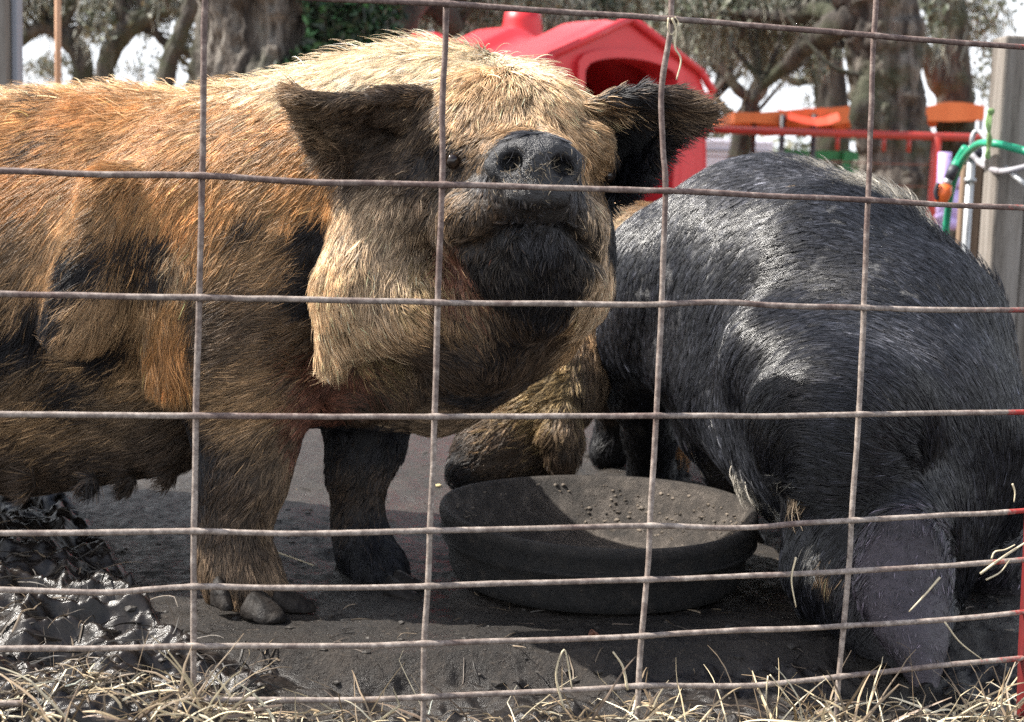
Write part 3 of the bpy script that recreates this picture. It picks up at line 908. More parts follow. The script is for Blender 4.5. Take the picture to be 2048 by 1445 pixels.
def trailer():
    Y = 19
    M_w = mat_noise('pale_board', (.58, .56, .66), (.66, .64, .74), 2, rough=.5, bump=0)
    M_g = mat_noise('grey_trim', (.16, .16, .18), (.24, .24, .26), 6, rough=.6, bump=0)
    a, b = P(1400, 277, Y), P(1546, 318, Y)
    root = empty('trailer', ((a[0] + b[0]) / 2, Y + 1, 0), 'pale lavender trailer with an arched grey window', 'trailer')
    zt = a[2]; z0 = .5
    MB().box(((a[0] + b[0]) / 2, Y + 1, (zt + z0) / 2), (b[0] - a[0], 2, zt - z0)).build('body', M_w, root, False, .03)
    c = P(1485, 300, Y)
    V = []; m = 14
    pr = [(-.058, -.18)] + [(-.058 * math.cos(math.pi * k / m), .04 + .07 * math.sin(math.pi * k / m)) for k in range(m + 1)] + [(.058, -.18)]
    V = [(c[0] + x, Y - .03, c[2] + z) for x, z in pr] + [(c[0] + x, Y + .05, c[2] + z) for x, z in pr]; k = len(pr)
    w_ = pydata('window', V, [tuple(range(k))[::-1]] + [(i, i + 1, k + i + 1, k + i) for i in range(k - 1)], M_g, root, False)
    V = [(c[0] + x * .5, Y - .036, c[2] + z * .62 - .02) for x, z in pr] + [(c[0] + x * .5, Y - .02, c[2] + z * .62 - .02) for x, z in pr]
    pydata('pane', V, [tuple(range(k))[::-1]] + [(i, i + 1, k + i + 1, k + i) for i in range(k - 1)], mat_noise('tan_panel', (.45, .33, .24), (.5, .4, .3), 5, bump=0), w_, False)
    z = P(1500, 303, Y)[2]
    MB().box(((a[0] + b[0]) / 2, Y - .01, z), (b[0] - a[0] - .1, .03, .02)).build('trim', M_g, root, False)
    for x in (a[0] + .5, b[0] - .3):
        MB().tube([(x, Y + .2, .28), (x, Y + .42, .28)], .28, n=20).build('wheel', M_darkp, root)
trailer()
def right_post():
    N = NB('weathered_wood')
    f = N.noise(16, 9, .72, stretch=(1.3, 1.3, .09))
    N.l(N.ramp(f, [(.38, (.045, .037, .03)), (.48, (.16, .14, .12)), (.64, (.26, .235, .21))]), N.b.inputs['Base Color']); N.b.inputs['Roughness'].default_value = .88
    N.bump(f, .8, .01)
    Mw = N.m
    Mb = mat_noise('brown_board', (.10, .065, .04), (.24, .165, .11), 8, rough=.9, stretch=(3, 3, .2), bump=.6)
    Y = 3.3
    def plank(u0, u1, v0, Y, mat, name, lab=None, tw=.05, taper=0):
        a, b = P(u0, 300, Y), P(u1, 300, Y); zt = P((u0 + u1) / 2, v0, Y)[2]
        m = MB(); m.box(((a[0] + b[0]) / 2, Y, zt / 2), (b[0] - a[0], tw, zt), .03)
        o = m.build(name, mat, None, False, .006)
        tag(o, lab, 'post'); return o
    root = empty('fence_post', P(2000, 500, Y) * np.array([1, 1, 0]), 'tall weathered grey wooden post at the right edge', 'post')
    a = P(1982, 300, Y)[0]; b = P(2046, 300, Y)[0]; c = P(2110, 300, Y)[0]
    for (x0, x1, v, dy) in ((a, b - .002, 74, 0), (b + .002, c, 66, .018)):
        z = P(2000, v, Y)[2]
        MB().box(((x0 + x1) / 2, Y + dy, z / 2), (x1 - x0, .085, z), .03).build('plank', Mw, root, False, .006)
    Y2 = 3.75
    rb = empty('plank_fence', P(1945, 500, Y2) * np.array([1, 1, 0]), 'low brown weathered boards left of the tall post', 'fence')
    us = [1918, 1940, 1962, 1986]
    for k, (u0, u1) in enumerate(zip(us[:-1], us[1:])):
        x0, x1 = P(u0, 400, Y2)[0], P(u1, 400, Y2)[0]; z = P(1950, (332, 328, 322)[k], Y2)[2]
        MB().box(((x0 + x1) / 2, Y2 + .01 * k, z / 2), (x1 - x0 - .004, .03, z), .02).build('board', Mb, rb, False, .004)
    # standpipe with lever and valve
    Yp = 3.55
    rp = empty('standpipe', P(1940, 450, Yp) * np.array([1, 1, 0]), 'galvanised standpipe with a lever beside the brown boards', 'standpipe')
    x = P(1941, 350, Yp)[0]; z = P(1941, 318, Yp)[2]
    MB().tube([(x, Yp, 0), (x, Yp, z)], .010, n=10).tube([(x, Yp, z - .055), (x, Yp, z - .045)], .0145, n=10).build('pipe', M_steel, rp)
    MB().tube(smooth_path([P(1940, 318, Yp), P(1942, 305, Yp), P(1940, 292, Yp)], 4), [.014] * 4 + [.020] * 3 + [.012] * 2, n=10).build('valve', M_steel, rp)
    MB().tube([P(1946, 306, Yp - .01), P(1962, 306, Yp - .01)], [.016, .013], n=10).build('knob', M_darkp, rp)
    MB().tube(smooth_path([P(1944, 296, Yp), P(1944, 278, Yp), P(1950, 265, Yp), P(1962, 266, Yp - .02), P(1985, 300, Yp - .2), P(2015, 340, Yp - .3), P(2044, 365, Yp - .35), P(2075, 400, Yp - .35)], 5), .006, n=8).build('lever', M_steel, rp)
    # hoses
    Mg = mat_noise('green_rubber', (.012, .26, .14), (.02, .34, .19), 30, rough=.4, bump=.1)
    Mo = mat_noise('orange_plastic', (.80, .16, .03), (.7, .13, .03), 30, rough=.4, bump=.1)
    Mgr = mat_noise('grey_rubber', (.26, .25, .27), (.34, .33, .35), 30, rough=.5, bump=.1)
    h = MB().tube(smooth_path([P(2140, 330, 3.1), P(2090, 315, 3.15), P(2040, 300, 3.2), P(1990, 288, 3.22), P(1955, 290, 3.3), P(1925, 320, 3.4), P(1905, 370, 3.45), P(1895, 430, 3.5), P(1890, 480, 3.52), P(1885, 560, 3.55)], 6), .0085, n=10).build('garden_hose', Mg)
    tag(h, 'green garden hose looping over the wooden post and hanging down', 'hose')
    h = empty('hose_nozzle', P(1890, 400, 3.42), 'orange hose nozzle with a black grip hanging beside the green hose', 'nozzle')
    MB().tube(smooth_path([P(1932, 296, 3.40), P(1918, 318, 3.42), P(1908, 336, 3.42)], 4), .010, n=10).build('short_hose', Mg, h)
    MB().tube([P(1910, 332, 3.42), P(1898, 358, 3.42)], [.013, .012], n=10).build('grip', M_darkp, h)
    MB().tube([P(1898, 358, 3.42), P(1892, 370, 3.42)], [.009, .010], n=10).build('coupling', M_steel, h)
    MB().tube([P(1892, 370, 3.42), P(1888, 385, 3.42), P(1880, 410, 3.42)], [.015, .018, .013], n=12).build('nozzle_head', Mo, h)
    MB().tube(smooth_path([P(1876, 366, 3.41), P(1871, 385, 3.41), P(1875, 400, 3.41)], 4), .005, n=8).build('trigger', M_darkp, h)
    h = MB().tube(smooth_path([P(1944, 310, 3.5), P(1965, 330, 3.45), P(2000, 343, 3.2), P(2048, 335, 3.15), P(2090, 320, 3.15)], 6), .0065, n=10).build('grey_hose', Mgr)
    tag(h, 'thin grey hose sagging across the wooden post', 'hose')
    rope = MB()
    for k in range(3):
        rope.tube(smooth_path([P(1978 + 2 * k, 222, 3.22), P(1973 + 4 * k, 250, 3.2), P(1982 - 3 * k, 280, 3.2), P(1972 + 3 * k, 310, 3.2), P(1976, 318, 3.2)], 5), .003, n=6)
    o = rope.tube(smooth_path([P(1976, 224, 3.2), P(1984, 222, 3.2), P(1980, 230, 3.2)], 4), .006, n=6).build('twine', mat_noise('green_twine', (.10, .22, .06), (.20, .30, .12), 60))
    tag(o, 'green twine knotted on the left side of the wooden post', 'twine')
    # purple play figure / chair back
    Mp = mat_noise('lavender_plastic', (.42, .32, .62), (.50, .40, .70), 4, rough=.5, bump=.05)
    Yc = 6.3
    rc_ = empty('plastic_chair', P(1900, 440, Yc) * np.array([1, 1, 0]), 'lavender plastic chair behind the red fence post', 'chair')
    MB().tube([P(1890, 305, Yc), P(1886, 400, Yc), P(1884, 450, Yc)], .028, n=8).build('back_frame', Mp, rc_)
    MB().tube(smooth_path([P(1888, 330, Yc), P(1900, 352, Yc), P(1918, 372, Yc)], 4), .026, n=8).build('armrest', Mp, rc_)
    MB().tube(smooth_path([P(1880, 425, Yc), P(1893, 442, Yc), P(1912, 448, Yc)], 4), .028, n=8).build('seat', Mp, rc_)
    MB().tube([P(1908, 380, Yc), P(1908, 445, Yc)], .022, n=8).build('leg', Mp, rc_)
    q = P(1884, 450, Yc); q0 = q.copy(); q0[2] = 0
    MB().tube([q, q0], .022, n=8).build('leg', Mp, rc_)
    # left post
    Yl = 4.2
    rl = empty('fence_post', P(8, 400, Yl) * np.array([1, 1, 0]), 'pale square wooden post at the far left edge', 'post')
    x0, x1 = P(-60, 60, Yl)[0], P(22, 60, Yl)[0]
    MB().box(((x0 + x1) / 2, Yl, .7), (x1 - x0, .09, 1.4), .0).build('timber', Mw, rl, False, .006)
    x2 = P(34, 60, Yl)[0]
    MB().box(((x1 + x2) / 2 + .002, Yl + .02, .7), (x2 - x1, .05, 1.4), .0).build('grey_board', mat_noise('grey_board', (.20, .21, .24), (.26, .27, .30), 4, bump=.1), rl, False, .003)
    q = P(118, 60, 4.5)
    o = MB().tube([(q[0], 4.5, 0), (q[0] - .004, 4.5, .7), (q[0], 4.5, 1.6)], .0095, n=8).build('cane_pole', mat_noise('cane', (.42, .22, .12), (.52, .30, .18), 20, stretch=(1, 1, .2)))
    tag(o, 'thin tan pole standing behind the ginger pig\'s back', 'pole')
right_post()
# ------------------------------------------------------------------ feed tub
def build_tub():
    c = np.array([P(1200, 1020, 1.85)[0], 1.88, 0.0])
    Rr = px(326, 1.86); H = P(1200, 1020, 1.85)[2] + .003
    prof = [(0, .012), (Rr * .62, .012), (Rr * .74, .018), (Rr * .80, .035), (Rr * .94, H - .012), (Rr * .955, H - .003), (Rr * .98, H + .001), (Rr, H - .006), (Rr * 1.005, H - .014), (Rr * .985, H - .020),
            (Rr * .985, H - .038), (Rr * .980, H - .041), (Rr * .955, H - .044), (Rr * .94, .045), (Rr * .93, .018), (Rr * .915, .002), (0, .002)]
    V, F = [], []; m = 96
    for r_, z in prof:
        for k in range(m):
            th = 2 * math.pi * k / m
            w = 1 + .012 * math.sin(2 * th + .6) + .006 * math.sin(5 * th)
            V.append((r_ * math.cos(th) * w, r_ * math.sin(th) * w * 1.07, z + .003 * math.sin(2 * th + 1) * z / H))
    for i in range(len(prof) - 1):
        for k in range(m): F.append((i * m + k, i * m + (k + 1) % m, (i + 1) * m + (k + 1) % m, (i + 1) * m + k))
    V = np.array(V)
    V = V + c + np.array([0, 0, -.004])
    N = NB('black_rubber_muddy')
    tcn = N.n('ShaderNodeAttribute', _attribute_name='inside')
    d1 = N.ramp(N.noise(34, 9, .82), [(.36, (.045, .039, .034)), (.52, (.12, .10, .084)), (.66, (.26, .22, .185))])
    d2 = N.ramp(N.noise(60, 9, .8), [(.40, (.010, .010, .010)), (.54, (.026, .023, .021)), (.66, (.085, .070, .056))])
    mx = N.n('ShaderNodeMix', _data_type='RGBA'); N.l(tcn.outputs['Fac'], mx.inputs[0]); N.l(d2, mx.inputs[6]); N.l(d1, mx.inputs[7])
    N.l(mx.outputs[2], N.b.inputs['Base Color']); N.b.inputs['Roughness'].default_value = .72
    N.bump(N.noise(75, 9, .85), 1.0, .022)
    root = empty('feed_tub', c, 'round black rubber feed tub caked with dried mud', 'tub')
    o = pydata('tub', V, F, N.m, root)
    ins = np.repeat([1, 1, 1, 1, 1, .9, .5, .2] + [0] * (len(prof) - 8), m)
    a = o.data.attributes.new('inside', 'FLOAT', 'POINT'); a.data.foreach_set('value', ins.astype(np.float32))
    s = o.modifiers.new('sub', 'SUBSURF'); s.levels = s.render_levels = 1
    # moulded ring below the rim
    ring = [(c[0] + Rr * .985 * math.cos(t), c[1] + Rr * .985 * 1.07 * math.sin(t), H - .040) for t in np.linspace(0, 2 * math.pi, 97)]
    o2 = MB().tube(ring, .0030, n=6, caps=False).build('moulded_ring', N.m, root)
    # a skin of mush on the bottom with crumbs
    r = np.random.default_rng(4)
    MBc = MB()
    e = bmesh.new(); bmesh.ops.create_icosphere(e, subdivisions=1, radius=1)
    iv = np.array([v.co[:] for v in e.verts]); fi = [tuple(v.index for v in f.verts) for f in e.faces]; e.free()
    pr = [(Rr * .62, .012), (Rr * .74, .018), (Rr * .80, .035), (Rr * .94, H - .012)]
    for _ in range(1500):
        th = r.uniform(0, 2 * math.pi)
        if r.random() < .45: q, z = Rr * math.sqrt(r.random()) * .7, .012
        else:
            z = r.uniform(.02, H - .014); q = np.interp(z, [a[1] for a in pr], [a[0] for a in pr])
        p = c + np.array([q * math.cos(th), q * math.sin(th) * 1.07, z - .004])
        s_ = .0007 + .0022 * r.random() ** 3
        MBc.add(iv * np.array([1.5, 1.1, .8]) * s_ * (1 + r.normal(0, .2, (len(iv), 1))) + p, fi)
    o = MBc.build('feed_crumbs', mat_noise('feed', (.03, .025, .02), (.26, .21, .16), 130), root, False)
    o['kind'] = 'stuff'
build_tub()

# ------------------------------------------------------------------ wire panel and gate post
def fence_Y(p_or_x, z): return 1.36 + .245 * p_or_x + .05 * (z - .3)
def FP(u, v, off=0.0):
    d = ray(u, v)
    # plane Y - .245 X - .05 Z = 1.345 + off
    t = (1.345 + off + .05 * CAM_H) / (d[1] - .245 * d[0] - .05 * d[2])
    return CAMPOS + d * t

def wire_mat():
    N = NB('weathered_wire')
    f1 = N.noise(95, 9, .8); f2 = N.noise(9, 5, .6)
    c1 = N.ramp(f1, [(.34, (.10, .075, .065)), (.47, (.20, .160, .135)), (.62, (.39, .330, .285))])
    c2 = N.ramp(f1, [(.34, (.05, .03, .026)), (.5, (.13, .085, .072)), (.66, (.30, .235, .20))])
    tz = N.n('ShaderNodeTexCoord'); sz = N.n('ShaderNodeSeparateXYZ'); N.l(tz.outputs['Object'], sz.inputs[0])
    mz = N.n('ShaderNodeMapRange'); mz.inputs[1].default_value = .25; mz.inputs[2].default_value = .62; mz.inputs[3].default_value = -.10; mz.inputs[4].default_value = .22
    N.l(sz.outputs[2], mz.inputs[0]); az = N.n('ShaderNodeMath', _operation='ADD'); N.l(f2, az.inputs[0]); N.l(mz.outputs[0], az.inputs[1])
    s = N.ramp(az.outputs[0], [(.45, (0, 0, 0)), (.62, (1, 1, 1))])
    m = N.n('ShaderNodeMix', _data_type='RGBA'); N.l(s, m.inputs[0]); N.l(c1, m.inputs[6]); N.l(c2, m.inputs[7])
    # old red paint survives towards the gate post
    tcn = N.n('ShaderNodeTexCoord'); sp_ = N.n('ShaderNodeSeparateXYZ'); N.l(tcn.outputs['Object'], sp_.inputs[0])
    mr = N.n('ShaderNodeMapRange'); mr.inputs[1].default_value = .40; mr.inputs[2].default_value = .52; mr.inputs[3].default_value = -.4; mr.inputs[4].default_value = .16
    N.l(sp_.outputs[0], mr.inputs[0])
    f3 = N.noise(38, 6, .7)
    ad_ = N.n('ShaderNodeMath', _operation='ADD'); N.l(mr.outputs[0], ad_.inputs[0]); N.l(f3, ad_.inputs[1])
    th = N.ramp(ad_.outputs[0], [(.55, (0, 0, 0)), (.66, (1, 1, 1))])
    m2 = N.n('ShaderNodeMix', _data_type='RGBA'); N.l(th, m2.inputs[0]); N.l(m.outputs[2], m2.inputs[6]); m2.inputs[7].default_value = (.30, .025, .02, 1)
    N.l(m2.outputs[2], N.b.inputs['Base Color']); N.b.inputs['Roughness'].default_value = .68
    N.bump(f1, .7, .0012)
    return N.m
M_wire = wire_mat()
def build_fence():
    Hs = [[(-300, -60), (550, -8), (700, 0), (890, 8), (1040, 18), (1340, 38), (1600, 60), (1748, 72), (2048, 95), (2100, 99)],
          [(-300, 336), (0, 342), (200, 350), (400, 352), (600, 363), (885, 370), (1100, 375), (1330, 382), (1540, 392), (1740, 400), (1900, 410), (2048, 416), (2090, 418)],
          [(-300, 580), (0, 588), (400, 595), (650, 600), (875, 605), (1200, 609), (1322, 609), (1450, 606), (1560, 612), (1727, 617), (1900, 620), (2048, 620), (2082, 620)],
          [(-300, 826), (0, 829), (390, 832), (870, 834), (1200, 833), (1313, 832), (1500, 833), (1718, 829), (2048, 825), (2075, 824)],
          [(-300, 1070), (0, 1067), (200, 1066), (390, 1063), (600, 1068), (860, 1062), (1100, 1056), (1300, 1052), (1480, 1056), (1600, 1047), (1700, 1042), (2048, 1022), (2066, 1021)],
          [(-300, 1176), (0, 1180), (200, 1187), (300, 1180), (385, 1175), (600, 1177), (852, 1173), (1100, 1165), (1293, 1160), (1500, 1152), (1697, 1143), (1900, 1132), (2056, 1119)],
          [(-300, 1304), (0, 1298), (200, 1297), (387, 1293), (700, 1292), (850, 1287), (1100, 1280), (1285, 1272), (1500, 1261), (1690, 1252), (1900, 1240), (2054, 1224)],
          [(-300, 1415), (0, 1408), (200, 1404), (380, 1402), (500, 1400), (700, 1400), (850, 1394), (1100, 1383), (1280, 1372), (1500, 1371), (1690, 1352), (1900, 1330), (2052, 1316)]]
    Vs = [[(-95, -120), (-97, 350), (-100, 830), (-98, 1180), (-96, 1500)],
          [(414, -120), (412, 0), (408, 100), (404, 350), (399, 595), (392, 832), (388, 1063), (387, 1175), (387, 1293), (385, 1445), (384, 1520)],
          [(896, -120), (893, 0), (890, 100), (885, 200), (884, 370), (875, 605), (869, 834), (860, 1062), (855, 1173), (849, 1290), (845, 1445), (843, 1520)],
          [(1347, -120), (1343, 0), (1341, 60), (1326, 150), (1322, 210), (1327, 300), (1332, 382), (1323, 609), (1312, 832), (1300, 1052), (1293, 1160), (1283, 1272), (1278, 1372), (1275, 1445), (1273, 1520)],
          [(1756, -120), (1752, 0), (1746, 100), (1742, 250), (1736, 400), (1727, 617), (1717, 830), (1703, 1042), (1697, 1143), (1688, 1252), (1678, 1352), (1672, 1445), (1668, 1520)]]
    root = empty('wire_panel', FP(1000, 1460), 'rusty grey welded wire fence panel in front of the pigs', 'fence panel')
    allv = np.vstack([smooth_path([FP(u, v, .0042) for u, v in L], 60) for L in Vs])
    for i, L in enumerate(Hs):
        q = smooth_path([FP(u, v) for u, v in L], 7)
        q = np.stack([np.interp(np.linspace(0, 1, 420), np.linspace(0, 1, len(q)), q[:, j]) for j in range(3)], 1)
        q = q + .0006 * np.stack([fbm(q, 14, 2, i * 3 + j) for j in range(3)], 1)
        rr = .00275 * (1 + .07 * fbm(q, 40, 2, i)) * (1 + .22 * np.exp(-(np.min(np.linalg.norm(q[:, None] - allv[None], axis=2), axis=1) / .006)**4))
        MB().tube(q, rr, n=12).build('horizontal_wire', M_wire, root)
    for i, L in enumerate(Vs):
        q = smooth_path([FP(u, v, .0042) for u, v in L], 7)
        q = q + .0007 * np.stack([fbm(q, 16, 2, 50 + i * 3 + j) for j in range(3)], 1)
        rr = .00275 * (1 + .08 * fbm(q, 40, 2, i + 9))
        MB().tube(q, rr, n=12).build('vertical_wire', M_wire, root)
        # weld beads
        if i:
            pass
    M_gp = mat_noise('red_gate_paint', (.035, .016, .016), (.17, .014, .014), 14, rough=.5, bump=.5, bdist=.002, lo=.42, hi=.56, stretch=(1, 1, .3))
    a, b = FP(2150, 700), FP(2049, 1560)
    k = FP(2062, 1140); 
    o = MB().tube([FP(2110, -150, .004), FP(2080, 700, .004), FP(2060, 1140, .004), FP(2052, 1300, .004), FP(2048, 1445, .004), FP(2045, 1600, .004)], .0078, n=20).build('gate_post', M_gp)
    tag(o, 'scratched red tubular gate post at the lower right edge', 'gate post')
build_fence()

# ------------------------------------------------------------------ straw, twigs, crumbs
M_straw = None
def straw_mat():
    N = NB('dry_straw')
    a = N.n('ShaderNodeAttribute', _attribute_name='tint')
    N.l(a.outputs['Color'], N.b.inputs['Base Color']); N.b.inputs['Roughness'].default_value = .55
    return N.m
M_straw = straw_mat()
STRAW = [(.62, .52, .34), (.50, .40, .25), (.72, .64, .46), (.36, .27, .16), (.22, .16, .10)]
def blades(name, starts, dirs, length, width, r, cols, droop=.6, seg=7, parent=None, kink=.3):
    """flat bent blades with a folded middle"""
    m = len(starts)
    p = np.array(starts); d = np.array(dirs); d /= np.linalg.norm(d, axis=1)[:, None]
    L = np.broadcast_to(length, (m,)) * r.uniform(.5, 1.3, m)
    w = np.broadcast_to(width, (m,)) * r.uniform(.5, 1.4, m)
    V = []
    step = (L / seg)[:, None]
    side = np.cross(d, r.normal(size=(m, 3))); side /= np.linalg.norm(side, axis=1)[:, None]
    kk = r.integers(1, seg, m)
    for k in range(seg + 1):
        t = k / seg
        ww = w * (1 - .75 * t ** 2)
        n2 = np.cross(side, d)
        V += [p - side * ww[:, None], p + n2 * (ww * .45)[:, None], p + side * ww[:, None], p - n2 * (ww * .18)[:, None]]
        d = d + np.array([0, 0, -1]) * (droop * t / seg * 2) + r.normal(0, .06, (m, 3))
        d = np.where((kk == k)[:, None], d + r.normal(0, kink, (m, 3)), d)
        d /= np.linalg.norm(d, axis=1)[:, None]
        side = side - d * (side * d).sum(1)[:, None]; side /= np.linalg.norm(side, axis=1)[:, None]
        p = p + d * step
        gz = ground_height(p[:, 0], p[:, 1])[0] + .0015
        p[:, 2] = np.maximum(p[:, 2], gz)
    st = 4 * (seg + 1)
    V = np.stack(V, 1).reshape(-1, 3)
    b = (np.arange(m) * st)[:, None]
    F = []
    for k in range(seg):
        for j in range(4):
            j2 = (j + 1) % 4
            F.append(b + np.array([[4 * k + j, 4 * k + j2, 4 * k + 4 + j2, 4 * k + 4 + j]]))
    F = np.concatenate(F, 0)
    o = npmesh(name, V, F, M_straw, parent, False)
    cc = np.array(cols)[r.integers(0, len(cols), m)] * np.exp(r.normal(0, .18, m))[:, None]
    add_attr(o.data, 'tint', np.repeat(cc, st, axis=0).clip(0, .9))
    return o

def build_straw():
    r = np.random.default_rng(31)
    S, D = [], []
    # tufts of dead grass rooted along the foot of the fence
    tufts = [(60, 1440, 22), (140, 1440, 24), (250, 1450, 26), (390, 1430, 46), (430, 1440, 30), (520, 1455, 16), (680, 1450, 20), (760, 1452, 10), (1000, 1450, 10), (1130, 1450, 12), (1260, 1440, 20), (1310, 1450, 22), (1390, 1455, 14), (1560, 1448, 34), (1610, 1440, 36), (1680, 1450, 40), (1760, 1450, 26), (1850, 1450, 26), (1930, 1430, 36), (1990, 1440, 40), (2020, 1420, 30), (300, 1470, 20), (900, 1460, 12), (-40, 1440, 30)]
    for u, v, n in tufts:
        c = on_ground(u, v + 12)
        for _ in range(int(n * .55)):
            a = r.uniform(0, 2 * math.pi); el = r.uniform(.1, 1.1)
            S.append(c + np.array([r.normal(0, .014), r.normal(0, .014), 0]))
            D.append((math.cos(a) * math.cos(el), math.sin(a) * math.cos(el), math.sin(el)))
    o = blades('dry_grass', S, D, .075, .0012, r, STRAW + [(.22, .16, .10), (.14, .10, .07)], droop=.5, kink=.5)
    tag(o, 'dead pale grass tufts along the foot of the fence', 'grass', kind='stuff')
    # loose litter
    S, D = [], []
    for _ in range(2000):
        u = r.uniform(-200, 2250); v = 1385 + 130 * r.random() ** .6 + 24 * vnoise(np.array([[u / 90, 0]]), 1, 3)[0]
        if 640 < u < 1080 and r.random() < .6: continue
        g = G(u, v); g[2] = ground_z(g) + .002
        a = r.uniform(0, 2 * math.pi)
        S.append(g); D.append((math.cos(a), math.sin(a) * .6, r.uniform(-.05, .25)))
    o = blades('straw_litter', S, D, .03, .0008, r, STRAW[2:] + [(.12, .09, .06), (.07, .055, .04), (.10, .08, .055)], droop=.5)
    tag(o, 'broken straw scattered over the mud by the fence', 'straw', kind='stuff')
    # dark wet stems trodden in the mud on the left
    S, D = [], []
    for _ in range(650):
        u = r.uniform(-150, 560); v = r.uniform(985, 1400)
        if v < ground_edge(u): continue
        g = G(u, v); g[2] = ground_z(g) + .001
        a = r.uniform(0, 2 * math.pi)
        S.append(g); D.append((math.cos(a), math.sin(a), r.uniform(0, .5)))
    o = blades('muddy_stems', S, D, .045, .0011, r, [(.02, .017, .014), (.035, .028, .022), (.07, .055, .04), (.012, .011, .010), (.16, .12, .08)], droop=.8)
    tag(o, 'dark wet stems trodden into the mud at lower left', 'straw', kind='stuff')
    S, D = [], []
    for _ in range(420):
        u = r.uniform(380, 2048); v = r.uniform(880, 1400)
        g = G(u, v); g[2] = ground_z(g) + .001; a = r.uniform(0, 2 * math.pi)
        S.append(g); D.append((math.cos(a), math.sin(a), r.uniform(-.05, .1)))
    o = blades('mud_debris', S, D, .022, .0008, r, [(.03, .025, .02), (.08, .06, .045), (.16, .12, .08)], droop=.3)
    tag(o, 'bits of stem lying on the trodden mud', 'straw', kind='stuff')
    # crumbs of mud
    mb = MB()
    e = bmesh.new(); bmesh.ops.create_icosphere(e, subdivisions=1, radius=1)
    iv = np.array([v.co[:] for v in e.verts]); fi = [tuple(v.index for v in f.verts) for f in e.faces]; e.free()
    for _ in range(520):
        u = r.uniform(-100, 2048); v = r.uniform(860, 1400)
        g = G(u, v); g[2] = ground_z(g)
        s = r.uniform(.001, .0036) * (1.5 if v > ground_edge(u) else 1)
        mb.add(iv * np.array([1.5, 1.1, .7]) * s * (1 + r.normal(0, .18, (len(iv), 1))) + g, fi)
    o = mb.build('mud_crumbs', mat_noise('crumb', (.014, .012, .010), (.045, .037, .03), 60, rough=.6), None, False)
    tag(o, 'small crumbs of mud on the trodden ground', 'mud crumbs', kind='stuff')
    # single straws one can point to
    def straw(pts, w, label, cat='straw', col=(.66, .56, .38), grp=None):
        m = mat_noise('straw_%d' % int(w * 1e5), tuple(c * .75 for c in col), col, 90, rough=.6, bump=.1)
        q = smooth_path(pts, 5)
        o = MB().tube(q, np.linspace(w, w * .6, len(q)), n=6).build('straw', m)
        tag(o, label, cat, grp); return o
    def up(u, v, z): 
        g = G(u, v, z); return g
    straw([on_ground(535, 1103) + [0, 0, .003], on_ground(580, 1120) + [0, 0, .004], on_ground(628, 1136) + [0, 0, .003]], .0012, 'pale straw on the mud right of the near front leg')
    straw([FP(1128, 1420, -.004), FP(1112, 1350, -.004), FP(1128, 1300, -.006), FP(1138, 1340, -.004), FP(1144, 1378, -.004)], .0011, 'bent straw hooped upright over the lowest wire by the tub')
    straw([FP(1255, 1380, -.004), FP(1246, 1335, -.004), FP(1226, 1304, -.004)], .0014, 'curled straw leaning on the fence left of the third upright wire')
    straw([FP(1344, 36, -.004), FP(1352, 60, -.004), FP(1350, 95, -.004), FP(1362, 120, -.004), FP(1353, 160, -.004)], .0012, 'dry stalk dangling from the top wire crossing in front of the hutch')
    straw([FP(1337, 36, -.004), FP(1336, 58, -.005), FP(1344, 70, -.004), FP(1357, 48, -.004), FP(1350, 34, -.004)], .0009, 'dry stalk knotted round the crossing of the top wire')
    straw([FP(1592, 1115, -.004), FP(1583, 1160, -.004), FP(1592, 1215, -.004)], .0010, 'pale straw hanging before the black pig\'s beard')
    straw([FP(1880, 1155, -.004), FP(1850, 1190, -.004), FP(1818, 1224, -.004)], .0012, 'slanting straw across the black pig\'s ear')
    straw([FP(1536, 1352, -.004), FP(1532, 1400, -.004), FP(1536, 1440, -.004)], .0008, 'thin stalk hanging from the lowest wire below the tub')
    straw([FP(1540, 1350, -.004), FP(1560, 1375, -.004), FP(1590, 1415, -.004)], .0008, 'thin stalk slanting down right from the lowest wire')
    for i, (L, lab) in enumerate((([(1960, 1148), (2010, 1112), (2060, 1080)], 'thick pale straw poking right over the lower wires at the gate post'),
                   ([(1983, 1118), (1990, 1104), (2010, 1100), (2030, 1090)], 'curly straw caught on a wire near the gate post'),
                   ([(1972, 1160), (2000, 1145), (2020, 1120)], 'short straw under the wire near the gate post'),
                   ([(1890, 1245), (1920, 1285), (1965, 1320)], 'long thin straw slanting behind the wires at lower right'),
                   ([(2025, 968), (2030, 985), (2028, 1005)], 'tiny white straw on the black pig\'s shoulder at the right edge'))):
        straw([FP(u, v, .006 * (i != 3) - .01) for u, v in L], .0010 if i else .0015, lab)
    # a brown leaf and grain
    c = on_ground(1180, 1325)
    me = MB()
    n = 8; V = []; F = []
    for i in range(n + 1):
        t = i / n; w = .012 * math.sin(math.pi * (.08 + .88 * t))
        for j, s in enumerate((-1, 0, 1)): V.append((w * s, 0, .003 + t * .034 + 0.0) if False else (w * s + .006 * math.sin(3 * t), -.004 * abs(s) + .006 * t, .002 + t * .034))
    for i in range(n):
        for j in range(2): F.append((3 * i + j, 3 * i + j + 1, 3 * i + 4 + j, 3 * i + 3 + j))
    V = np.array(V) + c
    o = pydata('dead_leaf', V, F, mat_noise('brown_leaf', (.12, .045, .025), (.22, .09, .05), 60, rough=.5))
    s = o.modifiers.new('thick', 'SOLIDIFY'); s.thickness = .0008
    tag(o, 'curled red-brown dead leaf standing in the mud before the tub', 'leaf')
    labs = [((205, 1218), 'yellow grain on the wet mud at lower left'), ((877, 975), 'pale grain at the left rim of the feed tub'), ((1238, 1248), None)]
